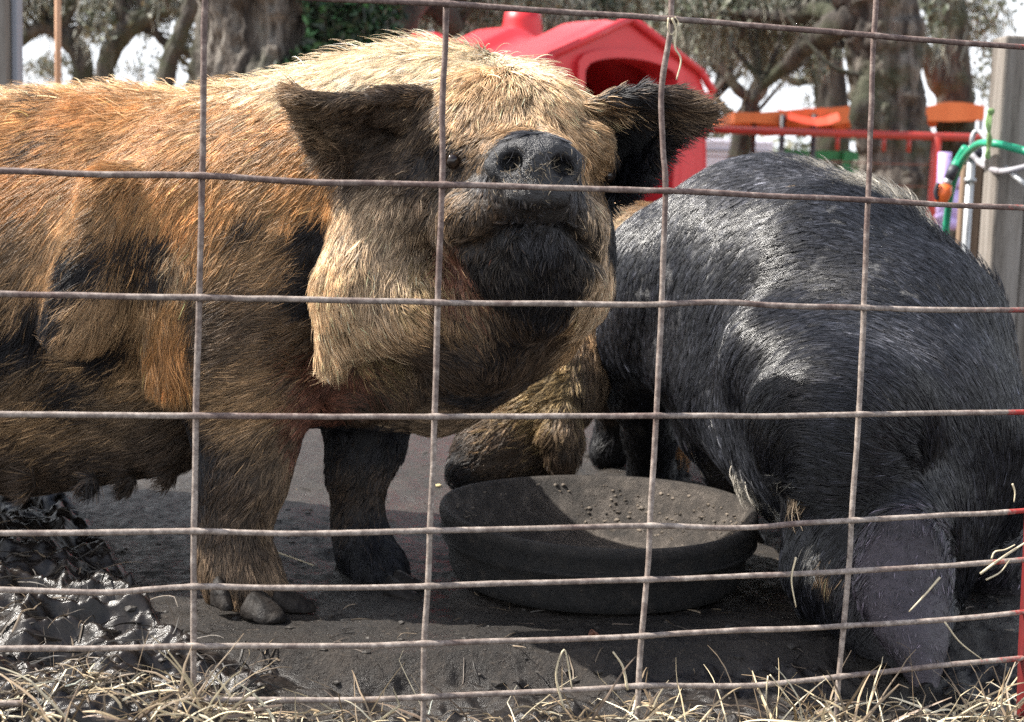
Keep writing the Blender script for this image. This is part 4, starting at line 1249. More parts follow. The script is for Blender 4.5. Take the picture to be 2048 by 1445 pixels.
    for (u, v), lab in labs:
        if lab is None: continue
        g = on_ground(u, v) + np.array([0, 0, .003])
        e = bmesh.new(); bmesh.ops.create_icosphere(e, subdivisions=2, radius=.0035)
        for vv in e.verts: vv.co = Vector((vv.co.x * 1.5, vv.co.y, vv.co.z * .7)) * (1 + .15 * random.uniform(-1, 1))
        me = bpy.data.meshes.new('grain'); e.to_mesh(me); e.free(); me.transform(Matrix.Translation(Vector(g)))
        o = link('grain', me, mat_noise('corn', (.55, .42, .20), (.7, .58, .32), 90)); tag(o, lab, 'grain')
build_straw()
# ------------------------------------------------------------------ pigs
PAL = {
 'W': (.78, .62, .43), 'B': (.66, .455, .265), 'C': (.52, .38, .245), 'G': (.48, .26, .105), 'O': (.48, .235, .085), 'T': (.38, .24, .125),
 'N': (.19, .13, .08), 'D': (.075, .050, .033), 'K': (.012, .012, .015), 'S': (.20, .085, .055), 'H': (.055, .055, .062), 'M': (.062, .052, .044),
 'Y': (.33, .235, .115), 'A': (.018, .019, .024), 'P': (.058, .048, .060), 'V': (.36, .33, .28)}

def chain_px(f, pts, k=0.03):
    f.chain([(P(u, v, Y), px(r, Y)) for u, v, Y, r in pts], k)

def tri(pal, names):
    return np.array([pal[c] for c in names])

def colour_strands(hide, p, r, spread=0.36, mixf=0.22):
    W = hide.weights(p)
    W = W / W.sum(1, keepdims=True)
    C = np.array([PAL[c] for c in hide.cn])
    mean = W @ C
    cum = np.cumsum(W, 1); x = r.random((len(p), 1))
    pick = C[np.minimum((cum < x).sum(1), len(C) - 1)]
    c = pick * (1 - mixf) + mean * mixf
    return np.clip(c * np.exp(r.normal(0, spread, len(p)))[:, None], 0, 0.95)

def in_view(c, m=120):
    u, v = project(c)
    return (u > -m) & (u < 2048 + m) & (v > -m) & (v < 1445 + m)

def density(front, back, bald=None):
    def f(c, n):
        vd = CAMPOS - c; vd /= np.linalg.norm(vd, axis=1)[:, None]
        facing = (n * vd).sum(1)
        e = np.where(facing > -0.25, front, back) * np.where(in_view(c), 1.0, 0.22)
        if bald is not None: e = e * bald(c)
        return e
    return f

def orient(major, normal):
    z = np.array(normal, float); z /= np.linalg.norm(z)
    x = np.array(major, float); x -= z * (x @ z); x /= np.linalg.norm(x)
    return [x, np.cross(z, x), z]

def im(a, fwd=0.0):
    """direction in the room given as a bearing seen from the pen's front, fwd = away from the viewer"""
    a = math.radians(a)
    return math.cos(a) * cam_r + math.sin(a) * cam_u + fwd * fw

def hoof(parent, pos, ang, L=0.045, w=0.016, h=0.028, mat=None, name='hoof'):
    """one claw: a pointed wedge, flat below"""
    V, F = [], []
    nu, nv = 16, 20
    for i in range(nu + 1):
        s = i / nu
        x = (s - 0.35) * L
        ww = w * math.sin(math.pi * min(1, (0.18 + 0.82 * (1 - s)) ** 0.8)) ** 0.6 * (1 if s < .5 else 1) + 0.0015
        ww = w * (1 - s ** 2.4) ** 0.5 + 0.001 if s > 0 else w * 0.9
        hh = h * (1 - 0.8 * s ** 1.3)
        for j in range(nv):
            th = 2 * math.pi * j / nv
            y, z = ww * math.cos(th), max(-0.15, math.sin(th)) * hh
            V.append((x, y, z + 0.15 * hh))
    for i in range(nu):
        for j in range(nv):
            F.append((i * nv + j, i * nv + (j + 1) % nv, (i + 1) * nv + (j + 1) % nv, (i + 1) * nv + j))
    F.append(tuple(range(nv))[::-1]); F.append(tuple(nu * nv + j for j in range(nv)))
    V = np.array(V)
    V = V + .0016 * np.stack([fbm(V + np.array(pos), 90, 3, 60 + j) for j in range(3)], 1)
    ca, sa = math.cos(ang), math.sin(ang)
    V = V @ np.array([[ca, -sa, 0], [sa, ca, 0], [0, 0, 1]]).T + np.array(pos)
    return pydata(name, V, F, mat, parent)

def finish_body(name, root, V, F, hide, mat, wrinkle=0.0025, gloss=None, dark=0.55, relief=None):
    N = vert_normals(V, F)
    V = V + N * (wrinkle * fbm(V, 30, 4, 9))[:, None]
    W = hide.weights(V); W /= W.sum(1, keepdims=True)
    C = W @ np.array([PAL[c] for c in hide.cn]) * dark
    o = npmesh(name, V, F, mat, root)
    add_attr(o.data, 'tint', C * (0.85 + 0.3 * fbm(V, 90, 3, 4))[:, None].clip(.4, 1.6))
    g = np.zeros(len(V)) if gloss is None else gloss(V)
    ga = o.data.attributes.new('gloss', 'FLOAT', 'POINT'); ga.data.foreach_set('value', g.astype(np.float32))
    return o

M_hoof = mat_noise('wet_horn', (.006, .005, .005), (.022, .018, .015), 60, rough=.4, rough2=.75, bump=.8, bdist=.003, spec=.2)
M_skin = skin_mat('pig_skin', bump=.9, scale=120, dist=.004)
M_fur = fur_mat('bristle', .42, .35)
M_furb = fur_mat('black_bristle', .30, .65)
M_eye = mat_noise('wet_eye', (.008, .006, .005), (.02, .012, .008), 30, rough=.08, bump=0)

# ---- ginger boar facing the fence --------------------------------
def big_pig():
    f = Field((-1.42, 1.385, -0.01), (0.34, 2.45, 0.74), 0.0046)
    # trunk
    chain_px(f, [(470, 500, 1.93, 305), (250, 545, 2.0, 345), (20, 575, 2.03, 365), (-350, 575, 2.1, 362), (-760, 560, 2.16, 330)], .05)
    chain_px(f, [(-760, 545, 2.16, 320), (-1010, 560, 2.2, 250)], .05)
    # rolls of skin and shoulder on the near flank
    f.cap(P(400, 380, 1.755), P(345, 740, 1.745), px(40, 1.7), px(44, 1.7), .06)
    f.cap(P(225, 380, 1.735), P(150, 640, 1.725), px(40, 1.7), px(48, 1.7), .07)
    f.ell(P(500, 640, 1.77), (px(150, 1.77), .09, px(250, 1.77)), k=.05)
    f.cap(P(560, 420, 1.76), P(575, 740, 1.75), px(55, 1.7), px(60, 1.7), .05)
    # neck and crest
    chain_px(f, [(520, 455, 1.88, 262), (700, 415, 1.84, 262), (850, 345, 1.78, 212), (960, 335, 1.74, 188)], .05)
    chain_px(f, [(620, 292, 1.85, 88), (730, 240, 1.82, 90), (850, 202, 1.78, 82), (935, 208, 1.75, 80), (1040, 240, 1.71, 78), (1120, 285, 1.69, 78)], .035)
    # skull, brow
    f.ell(P(1010, 330, 1.66), (px(185, 1.66), .095, px(185, 1.66)), k=.035)
    f.cap(P(960, 240, 1.64), P(1080, 245, 1.63), px(70, 1.6), px(68, 1.6), .03)
    f.cap(P(880, 265, 1.62), P(840, 300, 1.63), px(36, 1.6), px(32, 1.6), .018)
    f.cap(P(1175, 285, 1.61), P(1190, 320, 1.63), px(40, 1.6), px(36, 1.6), .018)
    # muzzle towards the camera
    f.cap(P(1050, 360, 1.62), P(1068, 350, 1.480), px(112, 1.6), px(78, 1.46), .03)
    f.ell(P(1070, 332, 1.462), (px(100, 1.46), .014, px(56, 1.46)), axes=[cam_r, im(0, 0) * 0 + np.cross(cam_u, cam_r), cam_u], k=.008)
    f.ell(P(1068, 304, 1.464), (px(62, 1.46), .014, px(27, 1.46)), axes=[cam_r, np.cross(cam_u, cam_r), cam_u], k=.01)
    # lips
    f.cap(P(1040, 402, 1.495), P(950, 440, 1.545), px(44, 1.5), px(56, 1.53), .025)
    f.cap(P(1105, 402, 1.495), P(1160, 450, 1.540), px(44, 1.5), px(52, 1.53), .025)
    f.cap(P(950, 440, 1.545), P(915, 465, 1.575), px(56, 1.53), px(46, 1.53), .025)
    f.ell(P(1050, 450, 1.60), (px(150, 1.6), .07, px(95, 1.6)), k=.03)
    # chin
    f.cap(P(1075, 496, 1.520), P(1070, 590, 1.575), px(60, 1.5), px(84, 1.56), .03)
    f.cap(P(990, 535, 1.560), P(1150, 535, 1.560), px(56, 1.5), px(52, 1.56), .035)
    # mouth line
    mp = [(905, 500, 1.535), (955, 488, 1.520), (1005, 460, 1.500), (1045, 438, 1.490), (1078, 431, 1.486), (1110, 438, 1.490), (1140, 462, 1.505), (1165, 492, 1.520), (1192, 520, 1.540)]
    for a, b in zip(mp[:-1], mp[1:]):
        f.cap(P(*a), P(*b), px(13, 1.5), px(13, 1.5), .006, sub=True)
    # cheeks and jowl
    f.ell(P(790, 430, 1.655), (px(112, 1.65), .07, px(120, 1.65)), k=.03)
    f.ell(P(740, 570, 1.64), (px(100, 1.64), .07, px(130, 1.64)), k=.03)
    f.cap(P(700, 590, 1.63), P(672, 702, 1.635), px(55, 1.63), px(36, 1.63), .03)
    f.ell(P(830, 620, 1.62), (px(90, 1.62), .06, px(80, 1.62)), k=.03)
    f.ell(P(1140, 520, 1.65), (px(85, 1.65), .06, px(150, 1.65)), k=.03)
    f.cap(P(1150, 580, 1.68), P(1115, 645, 1.70), px(56, 1.68), px(52, 1.7), .03)
    # throat, brisket
    f.cap(P(960, 640, 1.66), P(945, 700, 1.71), px(148, 1.66), px(110, 1.7), .04)
    f.cap(P(700, 715, 1.84), P(870, 775, 1.80), px(150, 1.82), px(95, 1.78), .05)
    f.cap(P(1050, 670, 1.72), P(940, 760, 1.78), px(75, 1.74), px(60, 1.78), .04)
    # eye sockets
    f.ell(P(903, 322, 1.545), (px(30, 1.55), .02, px(17, 1.55)), k=.010, sub=True)
    f.ell(P(1198, 345, 1.56), (px(24, 1.56), .02, px(18, 1.56)), k=.012, sub=True)
    for g in ([(842, 318), (880, 300), (925, 306)], [(850, 340), (890, 352), (930, 340)], [(840, 360), (890, 375), (935, 362)]):
        for (u0, v0), (u1, v1) in zip(g[:-1], g[1:]): f.cap(P(u0, v0, 1.572), P(u1, v1, 1.562), .0035, .0035, .004, sub=True)
    # near front leg
    chain_px(f, [(490, 760, 1.80, 142), (492, 880, 1.775, 92), (485, 965, 1.76, 74), (468, 1060, 1.75, 58), (470, 1120, 1.745, 59), (488, 1165, 1.735, 64), (510, 1200, 1.72, 54)], .03)
    f.cap(P(510, 1200, 1.72), P(560, 1205, 1.725), px(44, 1.72), px(30, 1.72), .02)
    f.cap(P(470, 1160, 1.75), P(445, 1205, 1.75), px(36, 1.75), px(16, 1.75), .02)
    # far front leg
    chain_px(f, [(735, 790, 1.93, 115), (732, 880, 1.90, 70), (715, 950, 1.88, 48), (716, 1040, 1.87, 40), (730, 1100, 1.86, 45), (765, 1145, 1.84, 40), (790, 1172, 1.82, 26)], .03)
    f.cap(P(712, 1090, 1.87), P(690, 1150, 1.87), px(28, 1.87), px(9, 1.87), .015)
    # hind legs beyond the frame
    for u, Y in ((-900, 2.02), (-800, 2.36)):
        chain_px(f, [(u, 700, Y, 150), (u + 10, 850, Y, 90), (u - 30, 960, Y, 55), (u + 10, 1080, Y, 45)], .03)
    # belly and teats
    f.cap(P(330, 850, 1.92), P(60, 875, 1.95), px(95, 1.92), px(110, 1.95), .05)
    for u, v, Y in ((335, 972, 1.88), (255, 985, 1.86), (180, 992, 1.84), (55, 988, 1.85), (-60, 985, 1.85)):
        f.cap(P(u, v - 25, Y), P(u - 3, v, Y), px(17, Y), px(8, Y), .018)
    # ears: two shells, hollow towards the front
    axL = orient(im(190), im(-90, -2.2) * -1)
    f.cap(P(860, 215, 1.66), P(770, 212, 1.63), px(40, 1.65), px(34, 1.63), .02)
    def ear(ring, thick=.0065):
        # ring: pairs (outer rim, lower rim) from root to tip; the shell is swept between them
        for (a, b, c), (a2, b2, c2) in zip(ring[:-1], ring[1:]):
            for s in np.linspace(0, 1, 14):
                def q(a, b, c): return (1 - s) ** 2 * P(*a) + 2 * s * (1 - s) * P(*b) + s * s * P(*c)
                f.cap(q(a, b, c), q(a2, b2, c2), thick, thick, .0025)
    ear([((858, 192, 1.63), (822, 270, 1.70), (745, 352, 1.65)),
         ((790, 192, 1.60), (778, 275, 1.72), (708, 350, 1.63)),
         ((720, 200, 1.58), (715, 275, 1.70), (668, 330, 1.61)),
         ((655, 202, 1.57), (665, 262, 1.66), (640, 305, 1.60)),
         ((612, 197, 1.575), (622, 232, 1.62), (622, 262, 1.60)),
         ((585, 190, 1.59), (592, 200, 1.60), (600, 215, 1.60))])
    ear([((1170, 215, 1.62), (1190, 300, 1.72), (1225, 400, 1.65)),
         ((1230, 194, 1.60), (1240, 290, 1.74), (1252, 385, 1.64)),
         ((1290, 184, 1.58), (1290, 280, 1.71), (1290, 350, 1.63)),
         ((1340, 190, 1.58), (1335, 250, 1.67), (1322, 302, 1.62)),
         ((1375, 202, 1.59), (1365, 235, 1.63), (1352, 262, 1.62)),
         ((1400, 215, 1.60), (1395, 228, 1.61), (1392, 245, 1.61))])
    # nostrils and the cleft below
    for u, v, s in ((1022, 325, 1), (1128, 330, -1)):
        f.ell(P(u, v, 1.452), (px(23, 1.45), .024, px(17, 1.45)), axes=orient(im(20 * s), -fw)[:1] + [fw, np.cross(im(20 * s), fw)], k=.006, sub=True)
    f.cap(P(1030, 392, 1.452), P(1125, 392, 1.452), px(20, 1.45), px(20, 1.45), .012)
    f.cap(P(1078, 385, 1.428), P(1080, 425, 1.445), px(5, 1.45), px(5, 1.45), .008, sub=True)
    V, F = f.mesh(3)
    hide = Hide(V, F)
    hide.lie([(50,165,183,38),(250,165,184,38),(450,165,187,36),(600,155,190,40),(720,115,198,50),(820,90,192,45),
      (50,250,205,42),(200,255,205,42),(350,240,204,40),(500,225,205,40),(80,330,208,42),(200,330,215,42),(320,320,222,42),(450,300,220,40),(560,290,205,40),
      (50,450,218,48),(150,450,228,48),(250,450,238,48),(340,420,245,42),(430,420,235,42),(500,400,222,40),(600,430,215,40),(560,520,215,42),(460,520,232,42),
      (50,600,225,48),(150,600,235,48),(250,600,232,46),(340,560,262,45),(340,640,268,45),(450,600,205,40),(560,600,190,40),(610,560,200,40),
      (345,720,268,52),(250,700,228,48),(100,750,215,48),(180,800,210,46),(450,700,195,42),(560,700,190,42),(620,740,190,38),(500,760,195,42),
      (280,850,203,44),(60,880,203,44),(330,900,200,34),(420,830,205,40),(520,830,215,42),(590,820,215,36),(150,960,190,26),(280,960,190,26),
      (400,900,285,30),(480,920,230,26),(560,930,225,28),(480,1010,225,22),(540,1000,235,22),(420,1050,265,20),(480,1100,268,24),(530,1100,280,22),(520,1170,285,30),(560,1195,305,26),(500,1200,275,26),(440,1170,260,20),
      (700,890,260,26),(760,890,240,26),(700,980,250,22),(740,1040,255,20),(700,1080,260,18),(750,1110,290,20),(790,1160,310,12),
      (860,95,188,42),(900,85,210,36),(960,105,255,36),(1040,125,290,38),(1110,155,320,34),(1150,185,330,30),
      (880,150,245,36),(950,150,260,40),(1020,160,268,40),(1080,180,280,38),(1130,220,310,34),(960,210,262,34),(1030,220,268,32),(1090,240,290,26),
      (900,225,232,28),(950,270,212,20),(1000,262,235,14),(940,320,205,14),(930,370,215,14),(1180,270,330,24),(1190,330,325,26),(1205,240,330,30),(1190,390,310,24),
      (860,205,235,30),(850,260,225,22),(830,320,220,20),(870,380,225,16),(900,410,225,16),
      (760,420,252,30),(700,470,258,34),(820,420,245,22),(800,500,258,30),(860,480,255,22),(700,540,264,32),(650,620,268,34),(720,620,285,34),(660,690,262,38),(690,730,262,38),(740,690,300,38),(790,740,325,36),(820,620,315,30),(860,560,270,26),(850,680,320,32),
      (930,440,242,13),(900,480,250,13),(960,470,250,10),(1000,410,230,7),(1160,430,300,13),(1180,470,290,15),(1120,400,300,7),
      (1010,500,255,14),(1070,470,270,7),(1070,530,268,20),(1140,520,292,16),(1060,590,270,28),(1010,600,262,24),(1130,600,285,22),
      (930,560,258,22),(920,640,300,28),(900,700,320,32),(1000,700,265,26),(1100,680,272,30),(1180,620,275,30),(1190,540,285,26),(1160,700,260,32),(1000,790,200,26),(900,810,190,26),(1090,760,245,28),
      (680,800,350,20),(620,830,200,20),(780,860,190,20),(860,850,190,22),
      (840,190,180,22),(750,200,200,18),(680,205,215,18),(620,205,160,26),(590,200,165,30),(760,280,240,22),(700,290,205,24),(650,280,195,30),(700,340,215,30),(760,350,240,22),(620,245,190,32),
      (1200,205,20,24),(1260,195,5,26),(1320,195,0,28),(1370,205,355,34),(1390,230,352,38),(1290,260,340,26),(1350,270,335,34),(1270,330,320,24),(1310,330,320,30),(1290,370,315,30),(1230,340,300,22)])
    hide.marks([(60,170,75,'B'),(220,165,75,'B'),(400,165,75,'B'),(560,160,90,'W',1.2),(680,130,90,'W',1.4),
      (60,240,80,'G'),(150,230,70,'O'),(260,260,80,'G'),(380,240,90,'G'),(500,235,80,'G',1.4),(570,270,60,'G',1.6),(560,210,40,'B'),(450,260,70,'T',.8),
      (30,380,60,'O',1.5),(130,330,60,'G'),(230,340,70,'G'),(330,340,80,'G'),(450,330,80,'G'),(540,350,60,'T'),(600,370,60,'G'),
      (90,430,60,'T'),(200,420,60,'T'),(260,480,40,'G',1.3),(370,440,60,'O'),(440,440,60,'G'),(560,440,60,'T'),
      (30,180,30,'K',.8),(90,200,35,'K',.7),(85,285,42,'K',.9),(540,272,26,'K',1),(120,285,30,'K',.5),
      (305,500,38,'K',7.800000000000001),(330,460,25,'K',3.9000000000000004),(215,515,32,'K',6),(230,480,30,'K',1.5),(160,555,36,'K',5),(70,640,55,'K',3.5),(20,700,45,'K',3),(0,560,50,'T'),(40,500,60,'N',1.2),
      (230,700,34,'K',6.24),(160,790,45,'K',4.16),(110,610,30,'K',3),(500,445,30,'K',6.5),(632,500,27,'K',8),(628,585,24,'K',8),(400,560,30,'K',1.3),(430,500,60,'T'),(520,520,70,'T'),
      (90,540,40,'T'),(265,545,26,'T',6),(180,485,24,'T',4),(110,545,26,'T',6),(205,590,30,'T',4),(60,580,26,'T',3),(30,620,20,'T',2),(150,640,30,'T',3),(260,620,60,'T',1.3),(180,670,50,'T'),(130,720,50,'T'),(300,760,50,'T'),(240,830,70,'N'),(100,830,80,'T'),(60,780,60,'N'),
      (345,520,38,'B',2.2),(335,590,40,'G',2.5),(335,650,34,'O',1.8),(325,715,30,'O',1.3),(325,770,30,'T'),  # sunlit strip on the flank, painted as brighter hair
      (450,600,70,'D',1.2),(560,620,70,'N'),(440,690,70,'D',1.4),(540,700,80,'N'),(600,700,50,'D'),(490,800,60,'T',1.1),(560,800,55,'T',1.1),(430,850,50,'D'),(380,840,35,'K',1.4),(520,860,50,'N'),
      (640,790,50,'S',1.6),(690,760,50,'S',1.4),(740,800,60,'D'),(620,840,40,'S',1.2),
      (180,920,80,'D'),(60,930,80,'D'),(290,930,60,'D'),(330,880,40,'D'),(200,975,60,'K',.8),
      (480,930,60,'D'),(540,920,50,'N'),(420,930,50,'K'),(480,1010,60,'D'),(520,1030,40,'N'),(470,1080,60,'D'),(450,1120,50,'N'),(520,1180,50,'N'),
      (720,900,70,'K'),(720,980,60,'D'),(730,1050,60,'K'),(740,1120,60,'K',1.2),
      (780,100,80,'W',1.4),(880,95,90,'W',1.6),(970,110,80,'W',1.5),(1050,135,70,'W',1.2),(1110,165,60,'B',1.4),(880,160,60,'W'),(950,170,70,'B',1.2),(1030,190,70,'B',1.2),(1100,210,60,'B'),(1160,200,50,'B'),(1160,240,50,'T',1.4),
      (930,220,50,'C'),(1030,220,45,'C'),(940,330,40,'N'),(1195,270,40,'C',1.0),(1200,350,40,'T',1.4),(1200,230,40,'B'),(860,190,45,'N'),(850,240,50,'D',1.2),(830,290,50,'N'),(840,340,40,'D'),
      (900,320,40,'K',8),(860,330,34,'K',4),(880,380,50,'N'),(920,400,40,'T'),
      (1070,330,85,'H',6),(1030,400,50,'M',3),(1120,405,50,'M',3),(930,450,50,'D',2.5),(960,420,40,'M',2),(1000,440,40,'D',3),(1170,460,36,'M',2),(1150,430,40,'M',2),(1080,470,36,'H',4),(1070,540,75,'K',3.2),(1130,540,50,'M',2),(1020,540,45,'M',2),(1060,610,70,'K',2.2),(1080,570,40,'K',2),(1080,670,60,'D'),(960,350,45,'M',2),(930,310,45,'N',1.6),(1000,260,40,'T',2),(1100,255,40,'T',2),(960,250,45,'T',1.6),(1180,300,40,'T',1.6),(1185,380,40,'N',1.6),(890,430,40,'N',1.6),(900,380,40,'M',1.6),  # mark below the mouth: grey lip with its wet highlight painted in
      (760,400,50,'C'),(700,450,50,'C',1.3),(820,440,50,'N',1.1),(780,480,50,'C'),(850,480,45,'N'),(700,530,60,'B',1.5),(770,540,60,'C',1.2),(670,620,55,'B',1.5),(740,620,60,'C',1.3),(660,700,45,'B',1.5),(700,680,50,'C'),(740,720,40,'Y'),(800,650,50,'T'),(830,570,50,'Y'),(800,730,45,'N'),
      (900,540,40,'S',1.4),(930,580,40,'S',1.2),(880,620,50,'T'),(940,640,50,'N'),(900,700,60,'D'),(980,740,80,'D'),(860,780,70,'D'),(900,840,60,'N'),(1000,800,60,'D'),(1080,740,50,'D'),(1120,700,40,'N'),
      (1000,690,60,'K',1.6),(1090,700,50,'D',1.5),(930,720,50,'K',1.3),(1020,640,50,'D',1.5),(880,740,50,'D',1.4),(960,800,60,'K',1),(880,320,45,'D',1.5),(960,400,35,'N',1.5),(910,360,35,'N',1.3),(1190,560,36,'C',1.6),(1190,620,40,'C',1.6),(1175,680,36,'T',1.4),(1150,640,30,'T'),(1200,500,36,'C',1.2),(1190,430,40,'C'),
      (780,215,60,'D',1.2),(690,215,50,'D',1.2),(620,200,50,'N',2),(590,195,35,'T',1.6),(700,200,50,'N',1.5),(720,280,60,'D',2),(650,280,50,'N',1.6),(700,340,50,'D',2),(770,330,50,'D',1.8),(760,370,40,'N'),
      (1210,210,45,'A',1.2),(1270,200,50,'A',1.5),(1340,205,50,'D',1.5),(1380,215,40,'N',1),(1290,280,60,'K',2),(1340,290,50,'D',1.4),(1330,240,40,'N',1.2),(1260,350,60,'K',2),(1300,350,50,'K',1.4),(1230,390,50,'K')])
    root = empty('pig', (-0.35, 1.95, 0), 'ginger and black spotted pig with mud-caked snout raised towards the fence', 'pig')
    nose = P(1070, 338, 1.455); lipL = P(935, 460, 1.50); chin = P(1075, 480, 1.46)
    flank = [P(310, 500, 1.66), P(205, 520, 1.66), P(625, 560, 1.7), P(60, 660, 1.66)]
    def gloss(V):
        g = np.exp(-((V - nose)**2).sum(1) / .055**2) + np.exp(-((V - lipL)**2).sum(1) / .03**2)
        return np.clip(g, 0, 1) * .75
    o = finish_body('body', root, V, F, hide, M_skin, .0028, gloss, .5)
    r = np.random.default_rng(11)
    mouth = [P(*a) for a in mp]
    # the raised disc of the snout is bald
    dn = cam_r
    def bald(c):
        q = c - nose
        e = ((q @ cam_r) / px(108, 1.45))**2 + ((q @ cam_u) / px(66, 1.45))**2
        nosek = (e < 1) & ((q @ fw) < .045)
        lip = ((c - P(1075, 462, 1.455))**2).sum(1) < .018**2
        leg = c[:, 2] < .006
        nosek |= ((c - P(905, 322, 1.556))**2).sum(1) < .0115**2
        slit = np.zeros(len(c), bool)
        for a, b in zip(mouth[:-1], mouth[1:]):
            ba = b - a; tt = np.clip(((c - a) @ ba) / (ba @ ba), 0, 1)
            slit |= ((c - a - tt[:, None] * ba)**2).sum(1) < .0055**2
        t = np.where(nosek | lip | leg | slit, 0.03, 1.0)
        t = np.where((c[:, 2] < .19) & (c[:, 0] < -.28), .55 * t, t)
        return t
    p, n = sample_surface(V, F, hide.N, density(330000, 50000, bald), r)
    D, L = hide.flow(p, n)
    cols = colour_strands(hide, p, r)
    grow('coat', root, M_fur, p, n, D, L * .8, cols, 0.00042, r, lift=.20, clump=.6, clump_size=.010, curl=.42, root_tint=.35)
    # long bristles along crest and forehead, standing off the outline
    def dens2(c, nn):
        s = 0
        for (u, v, Y, rr) in ((860, 85, 1.77, 90), (700, 120, 1.82, 100), (1100, 160, 1.7, 60), (1150, 190, 1.68, 40), (985, 110, 1.73, 80), (450, 150, 1.9, 150), (150, 150, 2.0, 150), (1000, 190, 1.66, 70)):
            s = s + np.exp(-((c - P(u, v, Y))**2).sum(1) / px(rr, Y)**2)
        return 26000 * np.minimum(s, 1)
    p, n = sample_surface(V, F, hide.N, dens2, r)
    D, L = hide.flow(p, n)
    grow('mane', root, M_fur, p, n, D, L * 1.15, colour_strands(hide, p, r) * 1.05, 0.0005, r, lift=.5, clump=.2, curl=.5, root_tint=.8)
    # fringe of the ears, beard
    def dens3(c, nn):
        s = 0
        for (u, v, Y, rr) in ((1392, 222, 1.6, 26), (1352, 268, 1.62, 24), (1322, 308, 1.62, 22), (1290, 355, 1.63, 22), (1350, 198, 1.58, 26), (590, 200, 1.59, 28), (625, 262, 1.6, 26), (660, 330, 1.61, 28), (720, 375, 1.63, 26)):
            s = s + 3 * np.exp(-((c - P(u, v, Y))**2).sum(1) / px(rr, Y)**2)
        for (u, v, Y, rr) in ((680, 735, 1.62, 40), (780, 720, 1.62, 50), (870, 690, 1.6, 50), (1070, 600, 1.53, 50), (1160, 700, 1.68, 40)):
            s = s + 1.0 * np.exp(-((c - P(u, v, Y))**2).sum(1) / px(rr, Y)**2)
        return 60000 * np.minimum(s, 2)
    p, n = sample_surface(V, F, hide.N, dens3, r)
    D, L = hide.flow(p, n)
    grow('fringe', root, M_fur, p, n, D, L * 1.0, colour_strands(hide, p, r) * 1.1, 0.00032, r, lift=.3, clump=.3, curl=.35, root_tint=.9)
    # bits of grass and mud stuck to the wet snout
    def dens4(c, nn):
        q = c - P(1075, 350, 1.455)
        return 50000 * np.exp(-((q @ cam_r) / px(80, 1.45))**2 - ((q @ cam_u) / px(38, 1.45))**2) * ((q @ fw) < .05)
    p, n = sample_surface(V, F, hide.N, dens4, r)
    D = np.cross(n, r.normal(size=(len(p), 3))); D /= np.linalg.norm(D, axis=1)[:, None]
    grow('stuck_grass', root, M_fur, p, n, D, np.full(len(p), .009), np.tile([.20, .16, .11], (len(p), 1)) * np.exp(r.normal(0, .5, (len(p), 1))), 0.00035, r, lift=.3, clump=.1, curl=1.2, root_tint=.9)
    # eyes
    for u, v, Y in ((906, 323, 1.5735), (1216, 352, 1.628)):
        e = bmesh.new(); bmesh.ops.create_uvsphere(e, u_segments=20, v_segments=12, radius=.0082)
        me = bpy.data.meshes.new('eye'); e.to_mesh(me); e.free()
        for pl in me.polygons: pl.use_smooth = True
        me.transform(Matrix.Translation(Vector(P(u, v, Y))))
        link('eye', me, M_eye, root)
    g1 = G(528, 1234); g2 = G(582, 1216); g3 = G(800, 1195); g4 = G(812, 1178)
    hoof(root, g1, R(-45), .050, .021, .024, M_hoof); hoof(root, g2 , R(-20), .048, .019, .022, M_hoof)
    hoof(root, g3, R(-35), .048, .013, .02, M_hoof); hoof(root, g4, R(-15), .042, .012, .02, M_hoof)
    hoof(root, G(444, 1225) + np.array([0, 0, .008]), R(-60), .035, .010, .028, M_hoof, 'dewclaw')
    hoof(root, P(688, 1160, 1.87), R(-60), .03, .009, .025, M_hoof, 'dewclaw')
    return root

